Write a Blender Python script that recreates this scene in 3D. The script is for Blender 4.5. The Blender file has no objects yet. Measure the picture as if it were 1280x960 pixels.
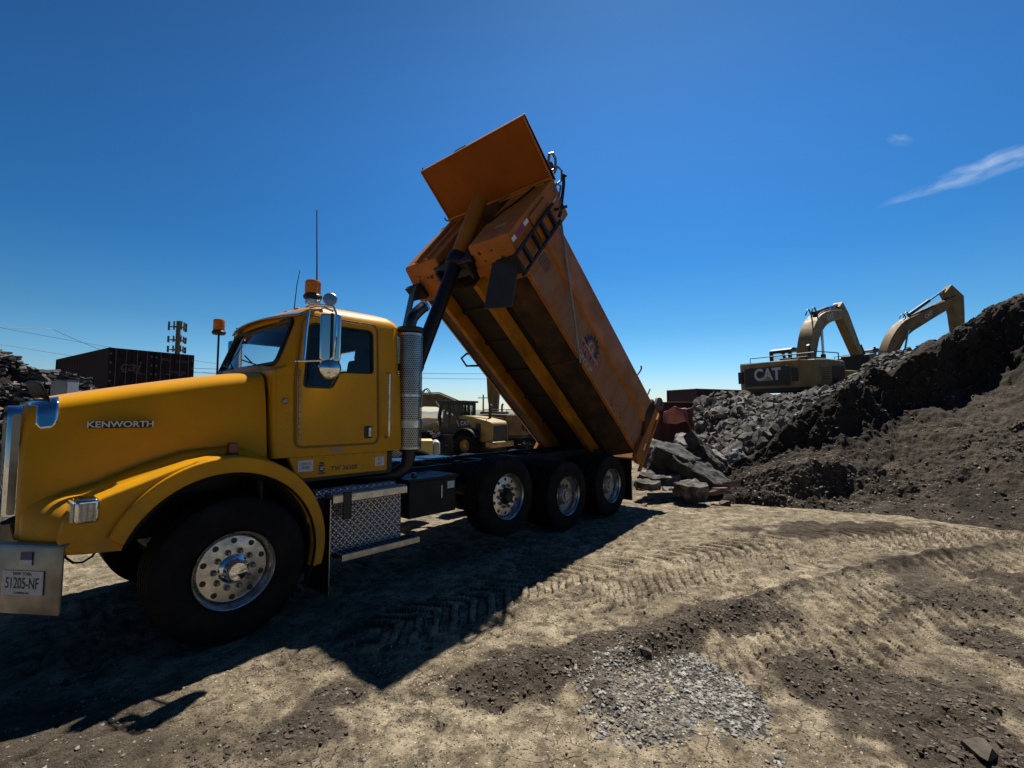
import bpy, bmesh, math, random
import numpy as np
from mathutils import Vector, Matrix, Euler, Quaternion

C = bpy.context.scene
R = math.radians
PI = math.pi
rnd = random.Random(7)
nrng = np.random.default_rng(11)

# ------------------------------------------------------------------ camera
CAM = Vector((-1.396, -5.372, 1.802))
YAW, PITCH = 0.8489, 0.0641
FWD2 = Vector((math.sin(YAW), math.cos(YAW), 0))
RGT2 = Vector((math.cos(YAW), -math.sin(YAW), 0))
cd = bpy.data.cameras.new('camera')
co = bpy.data.objects.new('camera', cd)
C.collection.objects.link(co)
co.location = CAM
fw = Vector((math.sin(YAW)*math.cos(PITCH), math.cos(YAW)*math.cos(PITCH), math.sin(PITCH)))
co.rotation_euler = fw.to_track_quat('-Z', 'Y').to_euler()
cd.sensor_width = 36.0
cd.lens = 580.1/1280*36.0
cd.clip_start = 0.05
cd.clip_end = 8000
C.camera = co

# ------------------------------------------------------------------ sky, sun, exposure
SUN_EL, SUN_AZ = R(60.1), R(24.6)          # azimuth from +X towards +Y
sdir = Vector((math.cos(SUN_EL)*math.cos(SUN_AZ), math.cos(SUN_EL)*math.sin(SUN_AZ), math.sin(SUN_EL)))
W = bpy.data.worlds.new('World')
C.world = W
W.use_nodes = True
wt = W.node_tree
wt.nodes.clear()
def wn(t, **k):
    n = wt.nodes.new(t)
    for a, b in k.items(): setattr(n, a, b)
    return n
sky = wn('ShaderNodeTexSky', sky_type='NISHITA')
sky.sun_disc = False
sky.sun_elevation = SUN_EL
sky.sun_rotation = R(90) - SUN_AZ
sky.air_density = 1.0
sky.dust_density = 0.25
sky.ozone_density = 2.5
sky.altitude = 0
hs = wn('ShaderNodeHueSaturation')
hs.inputs['Hue'].default_value = 0.5
hs.inputs['Saturation'].default_value = 1.22
hs.inputs['Value'].default_value = 1.0
wt.links.new(sky.outputs[0], hs.inputs['Color'])
# thin wisps of cirrus, placed by world direction
geo = wn('ShaderNodeNewGeometry')
def cloud(center, along, lon, lat, scale, amount):
    """soft streak on the dome: centre direction, streak direction, half length and half width (radians)"""
    c = center.normalized(); a = (along - c*along.dot(c)).normalized(); b = c.cross(a)
    inc = wn('ShaderNodeVectorMath', operation='SCALE'); inc.inputs['Scale'].default_value = -1
    wt.links.new(geo.outputs['Incoming'], inc.inputs[0])
    def dot(v):
        d = wn('ShaderNodeVectorMath', operation='DOT_PRODUCT'); d.inputs[1].default_value = v
        wt.links.new(inc.outputs[0], d.inputs[0]); return d.outputs['Value']
    def m(op, x, y=None, clamp=False):
        n = wn('ShaderNodeMath', operation=op, use_clamp=clamp)
        for i, v in enumerate((x, y)):
            if v is None: continue
            if isinstance(v, (int, float)): n.inputs[i].default_value = v
            else: wt.links.new(v, n.inputs[i])
        return n.outputs[0]
    nz = wn('ShaderNodeTexNoise'); nz.inputs['Scale'].default_value = scale; nz.inputs['Detail'].default_value = 5
    comb = wn('ShaderNodeCombineXYZ')
    da, db = dot(a), dot(b)
    wt.links.new(m('MULTIPLY', da, .35), comb.inputs[0]); wt.links.new(db, comb.inputs[1])
    wt.links.new(comb.outputs[0], nz.inputs['Vector'])
    wob = m('MULTIPLY', m('SUBTRACT', nz.outputs[0], .5), lat*2.4)
    u = m('DIVIDE', da, lon); v = m('DIVIDE', m('ADD', db, wob), lat)
    r2 = m('ADD', m('MULTIPLY', u, u), m('MULTIPLY', v, v))
    g = m('SUBTRACT', 1.0, r2, True)
    nz2 = wn('ShaderNodeTexNoise'); nz2.inputs['Scale'].default_value = scale*2.2; nz2.inputs['Detail'].default_value = 6
    wt.links.new(comb.outputs[0], nz2.inputs['Vector'])
    tex = m('MULTIPLY', m('SUBTRACT', nz2.outputs[0], .33), 2.6, True)
    return m('MULTIPLY', m('MULTIPLY', m('POWER', g, 1.3), tex), amount)
def pdir(x, y):
    u = Vector((0, 0, 1)); r = RGT2; up = r.cross(fw)
    return (fw + r*((x-640)/580.1) + up*((480-y)/580.1)).normalized()
c1 = cloud(pdir(1235, 210), pdir(1290, 190)-pdir(1150, 240), .135, .015, 30, .55)
c2 = cloud(pdir(1124, 175), pdir(1140, 178)-pdir(1110, 172), .02, .008, 60, .2)
mx = wn('ShaderNodeMath', operation='ADD'); wt.links.new(c1, mx.inputs[0]); wt.links.new(c2, mx.inputs[1])
# air colour by height above the horizon, and the brighter air around the sun
inc_ = wn('ShaderNodeVectorMath', operation='SCALE'); inc_.inputs['Scale'].default_value = -1
wt.links.new(geo.outputs['Incoming'], inc_.inputs[0])
sep = wn('ShaderNodeSeparateXYZ'); wt.links.new(inc_.outputs[0], sep.inputs[0])
rp = wn('ShaderNodeValToRGB'); cr_ = rp.color_ramp
stops = [(0.0, (.86, .88, 1.0)), (.05, (.72, .84, 1.0)), (.10, (.52, .80, .97)), (.17, (.35, .66, .80)), (.30, (.21, .52, .70)), (.48, (.205, .43, .57)), (.60, (.18, .34, .44)), (.72, (.12, .23, .30)), (1.0, (.08, .16, .22))]
while len(cr_.elements) < len(stops): cr_.elements.new(.5)
for e_, (p_, c_) in zip(cr_.elements, stops): e_.position = p_; e_.color = (*c_, 1)
wt.links.new(sep.outputs[2], rp.inputs[0])
dsun = wn('ShaderNodeVectorMath', operation='DOT_PRODUCT'); dsun.inputs[1].default_value = sdir
wt.links.new(inc_.outputs[0], dsun.inputs[0])
mxs = wn('ShaderNodeMath', operation='MAXIMUM'); wt.links.new(dsun.outputs['Value'], mxs.inputs[0]); mxs.inputs[1].default_value = 0
pw = wn('ShaderNodeMath', operation='POWER'); wt.links.new(mxs.outputs[0], pw.inputs[0]); pw.inputs[1].default_value = 4
ma = wn('ShaderNodeMath', operation='MULTIPLY_ADD'); wt.links.new(pw.outputs[0], ma.inputs[0]); ma.inputs[1].default_value = 2.3; ma.inputs[2].default_value = 1.26
aw = wn('ShaderNodeMapRange', interpolation_type='SMOOTHSTEP'); wt.links.new(dsun.outputs['Value'], aw.inputs[0])
for i_, v_ in enumerate((-.30, .50, .42, 1.0)): aw.inputs[i_+1].default_value = v_       # clear air is darkest away from the sun
mw = wn('ShaderNodeMath', operation='MULTIPLY'); wt.links.new(ma.outputs[0], mw.inputs[0]); wt.links.new(aw.outputs[0], mw.inputs[1])
tn = wn('ShaderNodeVectorMath', operation='SCALE'); wt.links.new(rp.outputs[0], tn.inputs[0]); wt.links.new(mw.outputs[0], tn.inputs['Scale'])
tm = wn('ShaderNodeVectorMath', operation='MULTIPLY'); wt.links.new(hs.outputs[0], tm.inputs[0]); wt.links.new(tn.outputs[0], tm.inputs[1])
mix = wn('ShaderNodeMix', data_type='RGBA')
wt.links.new(mx.outputs[0], mix.inputs['Factor'])
wt.links.new(tm.outputs[0], mix.inputs[6])
mix.inputs[7].default_value = (7.5, 9.0, 10.8, 1)
bg = wn('ShaderNodeBackground')
bg.inputs['Strength'].default_value = 0.055
wt.links.new(mix.outputs[2], bg.inputs['Color'])
ow = wn('ShaderNodeOutputWorld')
wt.links.new(bg.outputs[0], ow.inputs['Surface'])

sl = bpy.data.lights.new('sun', 'SUN')
sl.energy = 5.0
sl.angle = R(0.53)
sl.color = (1.0, 0.95, 0.86)
so = bpy.data.objects.new('sun', sl)
C.collection.objects.link(so)
so.rotation_euler = sdir.to_track_quat('Z', 'Y').to_euler()
so.location = (0, 0, 30)

C.view_settings.view_transform = 'Standard'
C.view_settings.look = 'None'
C.view_settings.exposure = 0.6
C.view_settings.gamma = 1.0
C.view_settings.use_curve_mapping = False
C.render.engine = 'CYCLES'
C.cycles.max_bounces = 8
C.cycles.transparent_max_bounces = 24
C.cycles.use_denoising = True

# ------------------------------------------------------------------ placing helpers
def at(x, y, D):
    """point seen at photo pixel (x, y), D metres deep"""
    up = RGT2.cross(fw)
    return CAM + (fw + RGT2*((x-640)/580.1) + up*((480-y)/580.1))*D
def sd(s, d, z=0.0):
    p = CAM + RGT2*s + FWD2*d
    return Vector((p.x, p.y, z))

# ------------------------------------------------------------------ mesh helpers
class MB:
    def __init__(s): s.v = []; s.f = []; s.uv = None
    def add(s, vs, fs):
        o = len(s.v)
        s.v += [tuple(q) for q in vs]
        s.f += [[i+o for i in f] for f in fs]
        return s
    def box(s, c, d, rot=None):
        x, y, z = d[0]/2, d[1]/2, d[2]/2
        vs = [Vector(q) for q in [(-x,-y,-z),(x,-y,-z),(x,y,-z),(-x,y,-z),(-x,-y,z),(x,-y,z),(x,y,z),(-x,y,z)]]
        if rot is not None:
            M = rot if isinstance(rot, Matrix) else Euler(rot).to_matrix()
            vs = [M @ q for q in vs]
        c = Vector(c)
        return s.add([q+c for q in vs], [(0,3,2,1),(4,5,6,7),(0,1,5,4),(1,2,6,5),(2,3,7,6),(3,0,4,7)])
    def bx(s, x0, x1, y0, y1, z0, z1):
        return s.box(((x0+x1)/2, (y0+y1)/2, (z0+z1)/2), (abs(x1-x0), abs(y1-y0), abs(z1-z0)))
    def prism(s, poly, a, b, axis='y', fn=None):
        n = len(poly)
        def P(p, t):
            if axis == 'y': return (p[0], t, p[1])
            if axis == 'x': return (t, p[0], p[1])
            return (p[0], p[1], t)
        vs = [P(p, a) for p in poly]+[P(p, b) for p in poly]
        if fn: vs = [fn(*q) for q in vs]
        fs = [list(range(n)), list(range(2*n-1, n-1, -1))]
        fs += [(i, (i+1) % n, n+(i+1) % n, n+i) for i in range(n)]
        return s.add(vs, fs)
    def tube(s, pts, r, n=10, closed=False):
        pts = [Vector(p) for p in pts]
        m = len(pts)
        rs = r if isinstance(r, (list, tuple)) else [r]*m
        ref = None; rings = []
        for i, p in enumerate(pts):
            if closed: t = pts[(i+1) % m]-pts[i-1]
            else: t = pts[min(i+1, m-1)]-pts[max(i-1, 0)]
            t.normalize()
            if ref is None:
                ref = t.orthogonal().normalized()
            ref = (ref-t*ref.dot(t)).normalized()
            b = t.cross(ref)
            rings.append([p+(ref*math.cos(2*PI*k/n)+b*math.sin(2*PI*k/n))*rs[i] for k in range(n)])
        return s.loft(rings, caps=not closed, loop=closed)
    def loft(s, rings, caps=True, loop=False):
        n = len(rings[0]); m = len(rings)
        vs = [q for rg in rings for q in rg]; fs = []
        for i in range(m if loop else m-1):
            j = (i+1) % m
            for k in range(n):
                l = (k+1) % n
                fs.append((i*n+k, i*n+l, j*n+l, j*n+k))
        if caps:
            fs.append(list(range(n))[::-1]); fs.append([(m-1)*n+k for k in range(n)])
        return s.add(vs, fs)
    def lathe(s, prof, o, ax, n=32, closed=False):
        """prof = [(radius, height)], around axis ax at o"""
        o = Vector(o); ax = Vector(ax).normalized(); a = ax.orthogonal().normalized(); b = ax.cross(a)
        rings = [[o+ax*h+(a*math.cos(2*PI*k/n)+b*math.sin(2*PI*k/n))*max(r, 1e-4) for k in range(n)] for r, h in prof]
        return s.loft(rings, caps=False, loop=closed)
    def grid(s, fn, nu, nv):
        vs = [fn(i/(nu-1), j/(nv-1)) for i in range(nu) for j in range(nv)]
        fs = [(i*nv+j, (i+1)*nv+j, (i+1)*nv+j+1, i*nv+j+1) for i in range(nu-1) for j in range(nv-1)]
        return s.add(vs, fs)
    def hull(s, pts):
        bm = bmesh.new()
        for p in pts: bm.verts.new(p)
        r = bmesh.ops.convex_hull(bm, input=bm.verts[:])
        bmesh.ops.delete(bm, geom=[g for g in r['geom_interior'] if isinstance(g, bmesh.types.BMVert)], context='VERTS')
        bm.verts.index_update()
        vs = [v.co.copy() for v in bm.verts]; fs = [[v.index for v in f.verts] for f in bm.faces]
        bm.free()
        return s.add(vs, fs)
    def mesh(s, name, mat, smooth=35, normals=True):
        me = bpy.data.meshes.new(name)
        me.from_pydata(s.v, [], s.f)
        if normals:
            bm = bmesh.new(); bm.from_mesh(me)
            bmesh.ops.recalc_face_normals(bm, faces=bm.faces[:])
            bm.to_mesh(me); bm.free()
        if mat: me.materials.append(mat)
        if smooth is not None:
            me.shade_smooth()
            me.set_sharp_from_angle(angle=R(smooth))
        return me
    def build(s, name, mat, parent=None, bevel=0, smooth=35, seg=2):
        o = bpy.data.objects.new(name, s.mesh(name, mat, smooth))
        C.collection.objects.link(o)
        if parent: o.parent = parent
        if bevel:
            m = o.modifiers.new('b', 'BEVEL'); m.width = bevel; m.segments = seg
            m.limit_method = 'ANGLE'; m.angle_limit = R(30); m.harden_normals = False
        return o
def empty(name, loc=(0, 0, 0), rot=(0, 0, 0), parent=None):
    o = bpy.data.objects.new(name, None); C.collection.objects.link(o)
    o.location = loc; o.rotation_euler = rot
    if parent: o.parent = parent
    return o
def tag(o, label, cat, group=None, kind=None):
    o['label'] = label; o['category'] = cat
    if group: o['group'] = group
    if kind: o['kind'] = kind
    return o
def lab(o, label): o['label'] = label; return o
def dup(o, parent=None):
    c = o.copy(); C.collection.objects.link(c)
    if parent is not None: c.parent = parent
    for ch in list(o.children): dup(ch, c)
    return c
def text_obj(name, body, size, mat, parent, loc, rot, extrude=.002, offset=0.0, sx=1.0, align='CENTER', shear=0, space=1.0):
    cu = bpy.data.curves.new(name, 'FONT')
    cu.body = body; cu.size = size; cu.extrude = extrude; cu.offset = offset
    cu.align_x = align; cu.align_y = 'CENTER'; cu.shear = shear; cu.space_character = space
    t = bpy.data.objects.new(name, cu); C.collection.objects.link(t)
    bpy.context.view_layer.update()
    me = bpy.data.meshes.new_from_object(t.evaluated_get(bpy.context.evaluated_depsgraph_get()))
    bpy.data.objects.remove(t)
    me.name = name
    me.materials.clear(); me.materials.append(mat)
    o = bpy.data.objects.new(name, me); C.collection.objects.link(o)
    o.parent = parent; o.location = loc; o.rotation_euler = rot; o.scale = (sx, 1, 1)
    return o
def arc(cx, cz, r, a0, a1, n):
    return [(cx+r*math.cos(R(a0+(a1-a0)*i/(n-1))), cz+r*math.sin(R(a0+(a1-a0)*i/(n-1)))) for i in range(n)]
def rrect(x0, x1, z0, z1, r, n=5):
    p = []
    for cx, cz, a in ((x1-r, z1-r, 0), (x0+r, z1-r, 90), (x0+r, z0+r, 180), (x1-r, z0+r, 270)):
        p += arc(cx, cz, r, a, a+90, n)
    return p
def roundpoly(poly, r, n=4):
    out = []; m = len(poly)
    for i in range(m):
        p = Vector(poly[i]); a = Vector(poly[i-1])-p; b = Vector(poly[(i+1) % m])-p
        k = min(r, a.length*.45, b.length*.45)
        s = p+a.normalized()*k; e = p+b.normalized()*k
        for j in range(n+1):
            t = j/n
            out.append(tuple(s*(1-t)**2+p*2*t*(1-t)+e*t*t))
    return out
def smooth(a, b, x):
    t = np.clip((x-a)/(b-a), 0, 1); return t*t*(3-2*t)
_perm = nrng.integers(0, 1 << 30, 4096)
def vnoise(x, y, seed=0):
    xi = np.floor(x).astype(np.int64); yi = np.floor(y).astype(np.int64)
    fx = x-xi; fy = y-yi
    def h(i, j):
        k = (_perm[(i+seed*131) & 4095] ^ _perm[(j*7+seed*17+91) & 4095])
        k = (k*2654435761) & 0xffffffff
        k = ((k >> 13) ^ k)*1274126177 & 0xffffffff
        return (k & 0xffff)/65535.0
    ux = fx*fx*fx*(fx*(fx*6-15)+10); uy = fy*fy*fy*(fy*(fy*6-15)+10)
    a = h(xi, yi); b = h(xi+1, yi); c = h(xi, yi+1); d = h(xi+1, yi+1)
    return (a*(1-ux)+b*ux)*(1-uy)+(c*(1-ux)+d*ux)*uy-.5
def fbm(x, y, oct=4, seed=0, gain=.5):
    s = 0; a = 1; f = 1
    for o in range(oct):
        ca, sa = math.cos(o*1.1), math.sin(o*1.1)
        s = s+a*vnoise((x*ca-y*sa)*f, (x*sa+y*ca)*f, seed+o); a *= gain; f *= 2.03
    return s

# ------------------------------------------------------------------ materials
def mat(name, c1, c2=None, scale=6, rough=.5, metal=0, coat=0, bump=0, bscale=None, rough2=None, detail=6, lo=.35, hi=.65, coatr=.05, spec=.5, aniso=None):
    m = bpy.data.materials.new(name); m.use_nodes = True
    t = m.node_tree; b = t.nodes['Principled BSDF']
    b.inputs['Base Color'].default_value = (*c1, 1)
    b.inputs['Roughness'].default_value = rough
    b.inputs['Metallic'].default_value = metal
    b.inputs['Coat Weight'].default_value = coat
    b.inputs['Coat Roughness'].default_value = coatr
    b.inputs['Specular IOR Level'].default_value = spec
    tc = t.nodes.new('ShaderNodeTexCoord')
    if c2 is not None:
        n = t.nodes.new('ShaderNodeTexNoise'); n.inputs['Scale'].default_value = scale; n.inputs['Detail'].default_value = detail
        n.inputs['Roughness'].default_value = .62
        if aniso:
            mp = t.nodes.new('ShaderNodeMapping'); mp.inputs['Scale'].default_value = aniso
            t.links.new(tc.outputs['Object'], mp.inputs[0]); t.links.new(mp.outputs[0], n.inputs['Vector'])
        else: t.links.new(tc.outputs['Object'], n.inputs['Vector'])
        r = t.nodes.new('ShaderNodeValToRGB')
        r.color_ramp.elements[0].position = lo; r.color_ramp.elements[0].color = (*c1, 1)
        r.color_ramp.elements[1].position = hi; r.color_ramp.elements[1].color = (*c2, 1)
        t.links.new(n.outputs[0], r.inputs[0]); t.links.new(r.outputs[0], b.inputs['Base Color'])
        if rough2 is not None:
            mr = t.nodes.new('ShaderNodeMapRange'); mr.inputs['From Min'].default_value = lo; mr.inputs['From Max'].default_value = hi
            mr.inputs['To Min'].default_value = rough; mr.inputs['To Max'].default_value = rough2
            t.links.new(n.outputs[0], mr.inputs[0]); t.links.new(mr.outputs[0], b.inputs['Roughness'])
    if bump:
        n2 = t.nodes.new('ShaderNodeTexNoise'); n2.inputs['Scale'].default_value = bscale or scale*4; n2.inputs['Detail'].default_value = 8
        t.links.new(tc.outputs['Object'], n2.inputs['Vector'])
        bp = t.nodes.new('ShaderNodeBump'); bp.inputs['Strength'].default_value = bump; bp.inputs['Distance'].default_value = .02
        t.links.new(n2.outputs[0], bp.inputs['Height']); t.links.new(bp.outputs[0], b.inputs['Normal'])
    return m
def glassmat(name, tint=(.55, .66, .7), ior=1.5):
    m = bpy.data.materials.new(name); m.use_nodes = True; t = m.node_tree
    t.nodes.remove(t.nodes['Principled BSDF'])
    tr = t.nodes.new('ShaderNodeBsdfTransparent'); tr.inputs[0].default_value = (*tint, 1)
    gl = t.nodes.new('ShaderNodeBsdfGlossy'); gl.inputs['Roughness'].default_value = .02
    fr = t.nodes.new('ShaderNodeFresnel'); fr.inputs['IOR'].default_value = ior
    mx = t.nodes.new('ShaderNodeMixShader')
    ge = t.nodes.new('ShaderNodeNewGeometry'); sb_ = t.nodes.new('ShaderNodeMath'); sb_.operation = 'SUBTRACT'; sb_.use_clamp = True
    t.links.new(fr.outputs[0], sb_.inputs[0]); t.links.new(ge.outputs['Backfacing'], sb_.inputs[1])
    t.links.new(sb_.outputs[0], mx.inputs[0]); t.links.new(tr.outputs[0], mx.inputs[1]); t.links.new(gl.outputs[0], mx.inputs[2])
    t.links.new(mx.outputs[0], t.nodes['Material Output'].inputs['Surface'])
    return m
M = {}
M['yellow'] = mat('yellow_paint', (.62, .285, .001), (.55, .243, .001), 3, .38, 0, .16, rough2=.48, coatr=.06, spec=.12)
def dusty(m, dust, z0, z1, amount, chips=True):
    """road dust and mud spray that has dried on the lower panels, and small paint chips"""
    t = m.node_tree; b = t.nodes['Principled BSDF']; L = t.links.new
    src = b.inputs['Base Color'].links[0].from_socket
    tc = t.nodes.new('ShaderNodeTexCoord'); sp = t.nodes.new('ShaderNodeSeparateXYZ'); L(tc.outputs['Object'], sp.inputs[0])
    mr = t.nodes.new('ShaderNodeMapRange'); mr.inputs[1].default_value = z0; mr.inputs[2].default_value = z1; mr.inputs[3].default_value = 1; mr.inputs[4].default_value = 0
    L(sp.outputs[2], mr.inputs[0])
    def nz(s, d=6):
        n = t.nodes.new('ShaderNodeTexNoise'); n.inputs['Scale'].default_value = s; n.inputs['Detail'].default_value = d; n.inputs['Roughness'].default_value = .7
        L(tc.outputs['Object'], n.inputs['Vector']); return n.outputs[0]
    def rng(v, a, c, lo=0, hi=1):
        n = t.nodes.new('ShaderNodeMapRange'); L(v, n.inputs[0])
        for i, q in enumerate((a, c, lo, hi)): n.inputs[i+1].default_value = q
        return n.outputs[0]
    def mul(a, c):
        n = t.nodes.new('ShaderNodeMath'); n.operation = 'MULTIPLY'; n.use_clamp = True
        for i, v in enumerate((a, c)):
            if isinstance(v, (int, float)): n.inputs[i].default_value = v
            else: L(v, n.inputs[i])
        return n.outputs[0]
    f = mul(mul(mr.outputs[0], rng(nz(5), .35, .7)), amount)
    m1 = t.nodes.new('ShaderNodeMix'); m1.data_type = 'RGBA'; L(f, m1.inputs[0]); L(src, m1.inputs[6]); m1.inputs[7].default_value = (*dust, 1)
    m2 = t.nodes.new('ShaderNodeMix'); m2.data_type = 'RGBA'; L(mul(rng(nz(75, 3), .70, .73), rng(nz(4), .5, .6)), m2.inputs[0]); L(m1.outputs[2], m2.inputs[6]); m2.inputs[7].default_value = (.09, .045, .012, 1)
    L(m2.outputs[2], b.inputs['Base Color'])
dusty(M['yellow'], (.17, .12, .07), .8, 1.75, .55)
M['bed_paint'] = mat('dump_body_paint', (.43, .135, .003), (.26, .090, .008), 2.2, .55, 0, .03, rough2=.8, bump=.22, bscale=4)
M['bed_dusty'] = mat('dusty_side_paint', (.25, .140, .082), (.24, .092, .022), 1.6, .7, 0, 0, rough2=.8, bump=.20, bscale=4, aniso=(2.5, 1, .8))
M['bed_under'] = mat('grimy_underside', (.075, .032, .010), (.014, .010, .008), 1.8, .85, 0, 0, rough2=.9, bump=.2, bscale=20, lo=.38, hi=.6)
M['bed_floor'] = mat('oily_floor_steel', (.009, .007, .006), (.03, .014, .006), 1.5, .85, 0, 0, bump=.2, bscale=20, lo=.42, hi=.72)
M['chrome'] = mat('chrome', (.72, .74, .77), None, rough=.06, metal=1)
M['polish'] = mat('polished_aluminium', (.62, .63, .65), (.42, .41, .39), 9, .2, 1, rough2=.42)
M['dullchrome'] = mat('dusty_chrome', (.34, .32, .29), (.22, .2, .175), 3, .3, 1, rough2=.55)
M['steel_rim'] = mat('painted_steel_rim', (.42, .41, .38), (.22, .2, .17), 7, .4, .5, rough2=.7)
M['rubber'] = mat('tyre_rubber', (.006, .006, .007), (.024, .021, .018), 4, .8, spec=.15, lo=.42, hi=.78)
M['black'] = mat('black_steel', (.010, .010, .012), (.022, .019, .017), 6, .5, rough2=.8, spec=.3)
M['dkblue'] = mat('black_hoist_steel', (.006, .006, .010), (.012, .011, .012), 4, .42, spec=.4)
M['plastic'] = mat('black_plastic', (.008, .008, .009), None, rough=.45)
M['interior'] = mat('cab_interior', (.012, .012, .014), (.02, .019, .02), 5, .8)
M['glass'] = glassmat('tinted_glass', (.86, .91, .93))
M['amber'] = mat('amber_lens', (.55, .17, .004), None, rough=.2, coat=.3)
_b = M['amber'].node_tree.nodes['Principled BSDF']; _b.inputs['Transmission Weight'].default_value = .35
M['amber_dk'] = mat('dark_amber_lens', (.30, .08, .004), None, rough=.25, coat=.3)
M['red_lens'] = mat('red_lens', (.16, .008, .006), None, rough=.25, coat=.4)
M['lens'] = mat('clear_headlamp_lens', (.55, .55, .52), (.3, .29, .26), 30, .12, .3, coat=.5)
M['white'] = mat('white_label', (.62, .64, .66), (.45, .46, .5), 60, .5)
M['blue_label'] = mat('blue_sticker', (.03, .02, .16), None, rough=.4)
M['ink'] = mat('dark_print', (.012, .012, .03), None, rough=.5)
M['letter'] = mat('chrome_letter', (.5, .5, .48), None, rough=.35, metal=.5)
M['red_paint'] = mat('dull_red_print', (.26, .035, .06), (.42, .18, .18), 18, .6)
M['navy'] = mat('navy_print', (.010, .011, .04), (.018, .018, .05), 16, .6)
M['palewear'] = mat('worn_pale_print', (.42, .34, .3), None, rough=.6)
M['tape_red'] = mat('reflective_tape_red', (.30, .02, .06), None, rough=.3)
M['tape_white'] = mat('reflective_tape_white', (.75, .75, .74), None, rough=.3)
M['steel_tube'] = mat('galvanised_tube', (.25, .26, .26), (.16, .15, .14), 12, .45, .6)
M['canvas'] = mat('tarp_canvas', (.03, .03, .033), (.06, .055, .05), 12, .9)
# diamond plate
def diamond():
    m = mat('diamond_plate', (.40, .41, .44), (.22, .22, .22), 7, .25, 1, rough2=.45)
    t = m.node_tree; b = t.nodes['Principled BSDF']
    tc = t.nodes.new('ShaderNodeTexCoord')
    hts = []
    for ang, off in ((45, 0), (-45, .5)):
        mp = t.nodes.new('ShaderNodeMapping'); mp.vector_type = 'TEXTURE'; mp.inputs['Rotation'].default_value = (0, 0, R(ang)); mp.inputs['Scale'].default_value = (.052, .026, .026)
        mp.inputs['Location'].default_value = (off*.037, off*.037, 0)
        cm = t.nodes.new('ShaderNodeVectorMath'); cm.operation = 'MULTIPLY_ADD'
        # project x and (y+z) so that every face of the step carries the pattern
        sp = t.nodes.new('ShaderNodeSeparateXYZ'); t.links.new(tc.outputs['Object'], sp.inputs[0])
        ad = t.nodes.new('ShaderNodeMath'); ad.operation = 'ADD'; t.links.new(sp.outputs[1], ad.inputs[0]); t.links.new(sp.outputs[2], ad.inputs[1])
        cb = t.nodes.new('ShaderNodeCombineXYZ'); t.links.new(sp.outputs[0], cb.inputs[0]); t.links.new(ad.outputs[0], cb.inputs[1])
        t.links.new(cb.outputs[0], mp.inputs[0])
        v = t.nodes.new('ShaderNodeTexVoronoi'); v.inputs['Scale'].default_value = 1; v.inputs['Randomness'].default_value = 0
        v.voronoi_dimensions = '2D'
        t.links.new(mp.outputs[0], v.inputs['Vector'])
        g = t.nodes.new('ShaderNodeMapRange'); g.inputs[1].default_value = .45; g.inputs[2].default_value = .2; g.inputs[3].default_value = 0; g.inputs[4].default_value = 1
        t.links.new(v.outputs['Distance'], g.inputs[0]); hts.append(g.outputs[0])
    mxx = t.nodes.new('ShaderNodeMath'); mxx.operation = 'MAXIMUM'; t.links.new(hts[0], mxx.inputs[0]); t.links.new(hts[1], mxx.inputs[1])
    bp = t.nodes.new('ShaderNodeBump'); bp.inputs['Strength'].default_value = 1.0; bp.inputs['Distance'].default_value = .010
    mc = t.nodes.new('ShaderNodeMix'); mc.data_type = 'RGBA'; mc.inputs[6].default_value = (.13, .13, .14, 1); mc.inputs[7].default_value = (.60, .61, .64, 1)
    t.links.new(mxx.outputs[0], mc.inputs[0]); t.links.new(mc.outputs[2], b.inputs['Base Color'])
    t.links.new(mxx.outputs[0], bp.inputs['Height']); t.links.new(bp.outputs[0], b.inputs['Normal'])
    return m
M['diamond'] = diamond()
def perforated():
    m = mat('perforated_guard', (.42, .44, .48), (.3, .31, .33), 8, .28, 1)
    t = m.node_tree; b = t.nodes['Principled BSDF']; out = t.nodes['Material Output']
    uv = t.nodes.new('ShaderNodeUVMap'); uv.uv_map = 'UVMap'
    hs_ = []
    for off in ((0, 0), (.5, .5)):
        mp = t.nodes.new('ShaderNodeMapping'); mp.inputs['Location'].default_value = (*off, 0)
        t.links.new(uv.outputs[0], mp.inputs[0])
        fr = t.nodes.new('ShaderNodeVectorMath'); fr.operation = 'FRACTION'; t.links.new(mp.outputs[0], fr.inputs[0])
        sb = t.nodes.new('ShaderNodeVectorMath'); sb.operation = 'SUBTRACT'; sb.inputs[1].default_value = (.5, .5, 0); t.links.new(fr.outputs[0], sb.inputs[0])
        ml = t.nodes.new('ShaderNodeVectorMath'); ml.operation = 'MULTIPLY'; ml.inputs[1].default_value = (1, 1.73, 0); t.links.new(sb.outputs[0], ml.inputs[0])
        ln = t.nodes.new('ShaderNodeVectorMath'); ln.operation = 'LENGTH'; t.links.new(ml.outputs[0], ln.inputs[0])
        lt = t.nodes.new('ShaderNodeMath'); lt.operation = 'LESS_THAN'; lt.inputs[1].default_value = .33; t.links.new(ln.outputs['Value'], lt.inputs[0])
        hs_.append(lt.outputs[0])
    mxx = t.nodes.new('ShaderNodeMath'); mxx.operation = 'MAXIMUM'; t.links.new(hs_[0], mxx.inputs[0]); t.links.new(hs_[1], mxx.inputs[1])
    # plain bands between the perforated rows
    sp = t.nodes.new('ShaderNodeSeparateXYZ'); t.links.new(uv.outputs[0], sp.inputs[0])
    tr = t.nodes.new('ShaderNodeBsdfTransparent'); ms = t.nodes.new('ShaderNodeMixShader')
    t.links.new(mxx.outputs[0], ms.inputs[0]); t.links.new(b.outputs[0], ms.inputs[1]); t.links.new(tr.outputs[0], ms.inputs[2])
    t.links.new(ms.outputs[0], out.inputs['Surface'])
    return m
M['perf'] = perforated()
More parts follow.
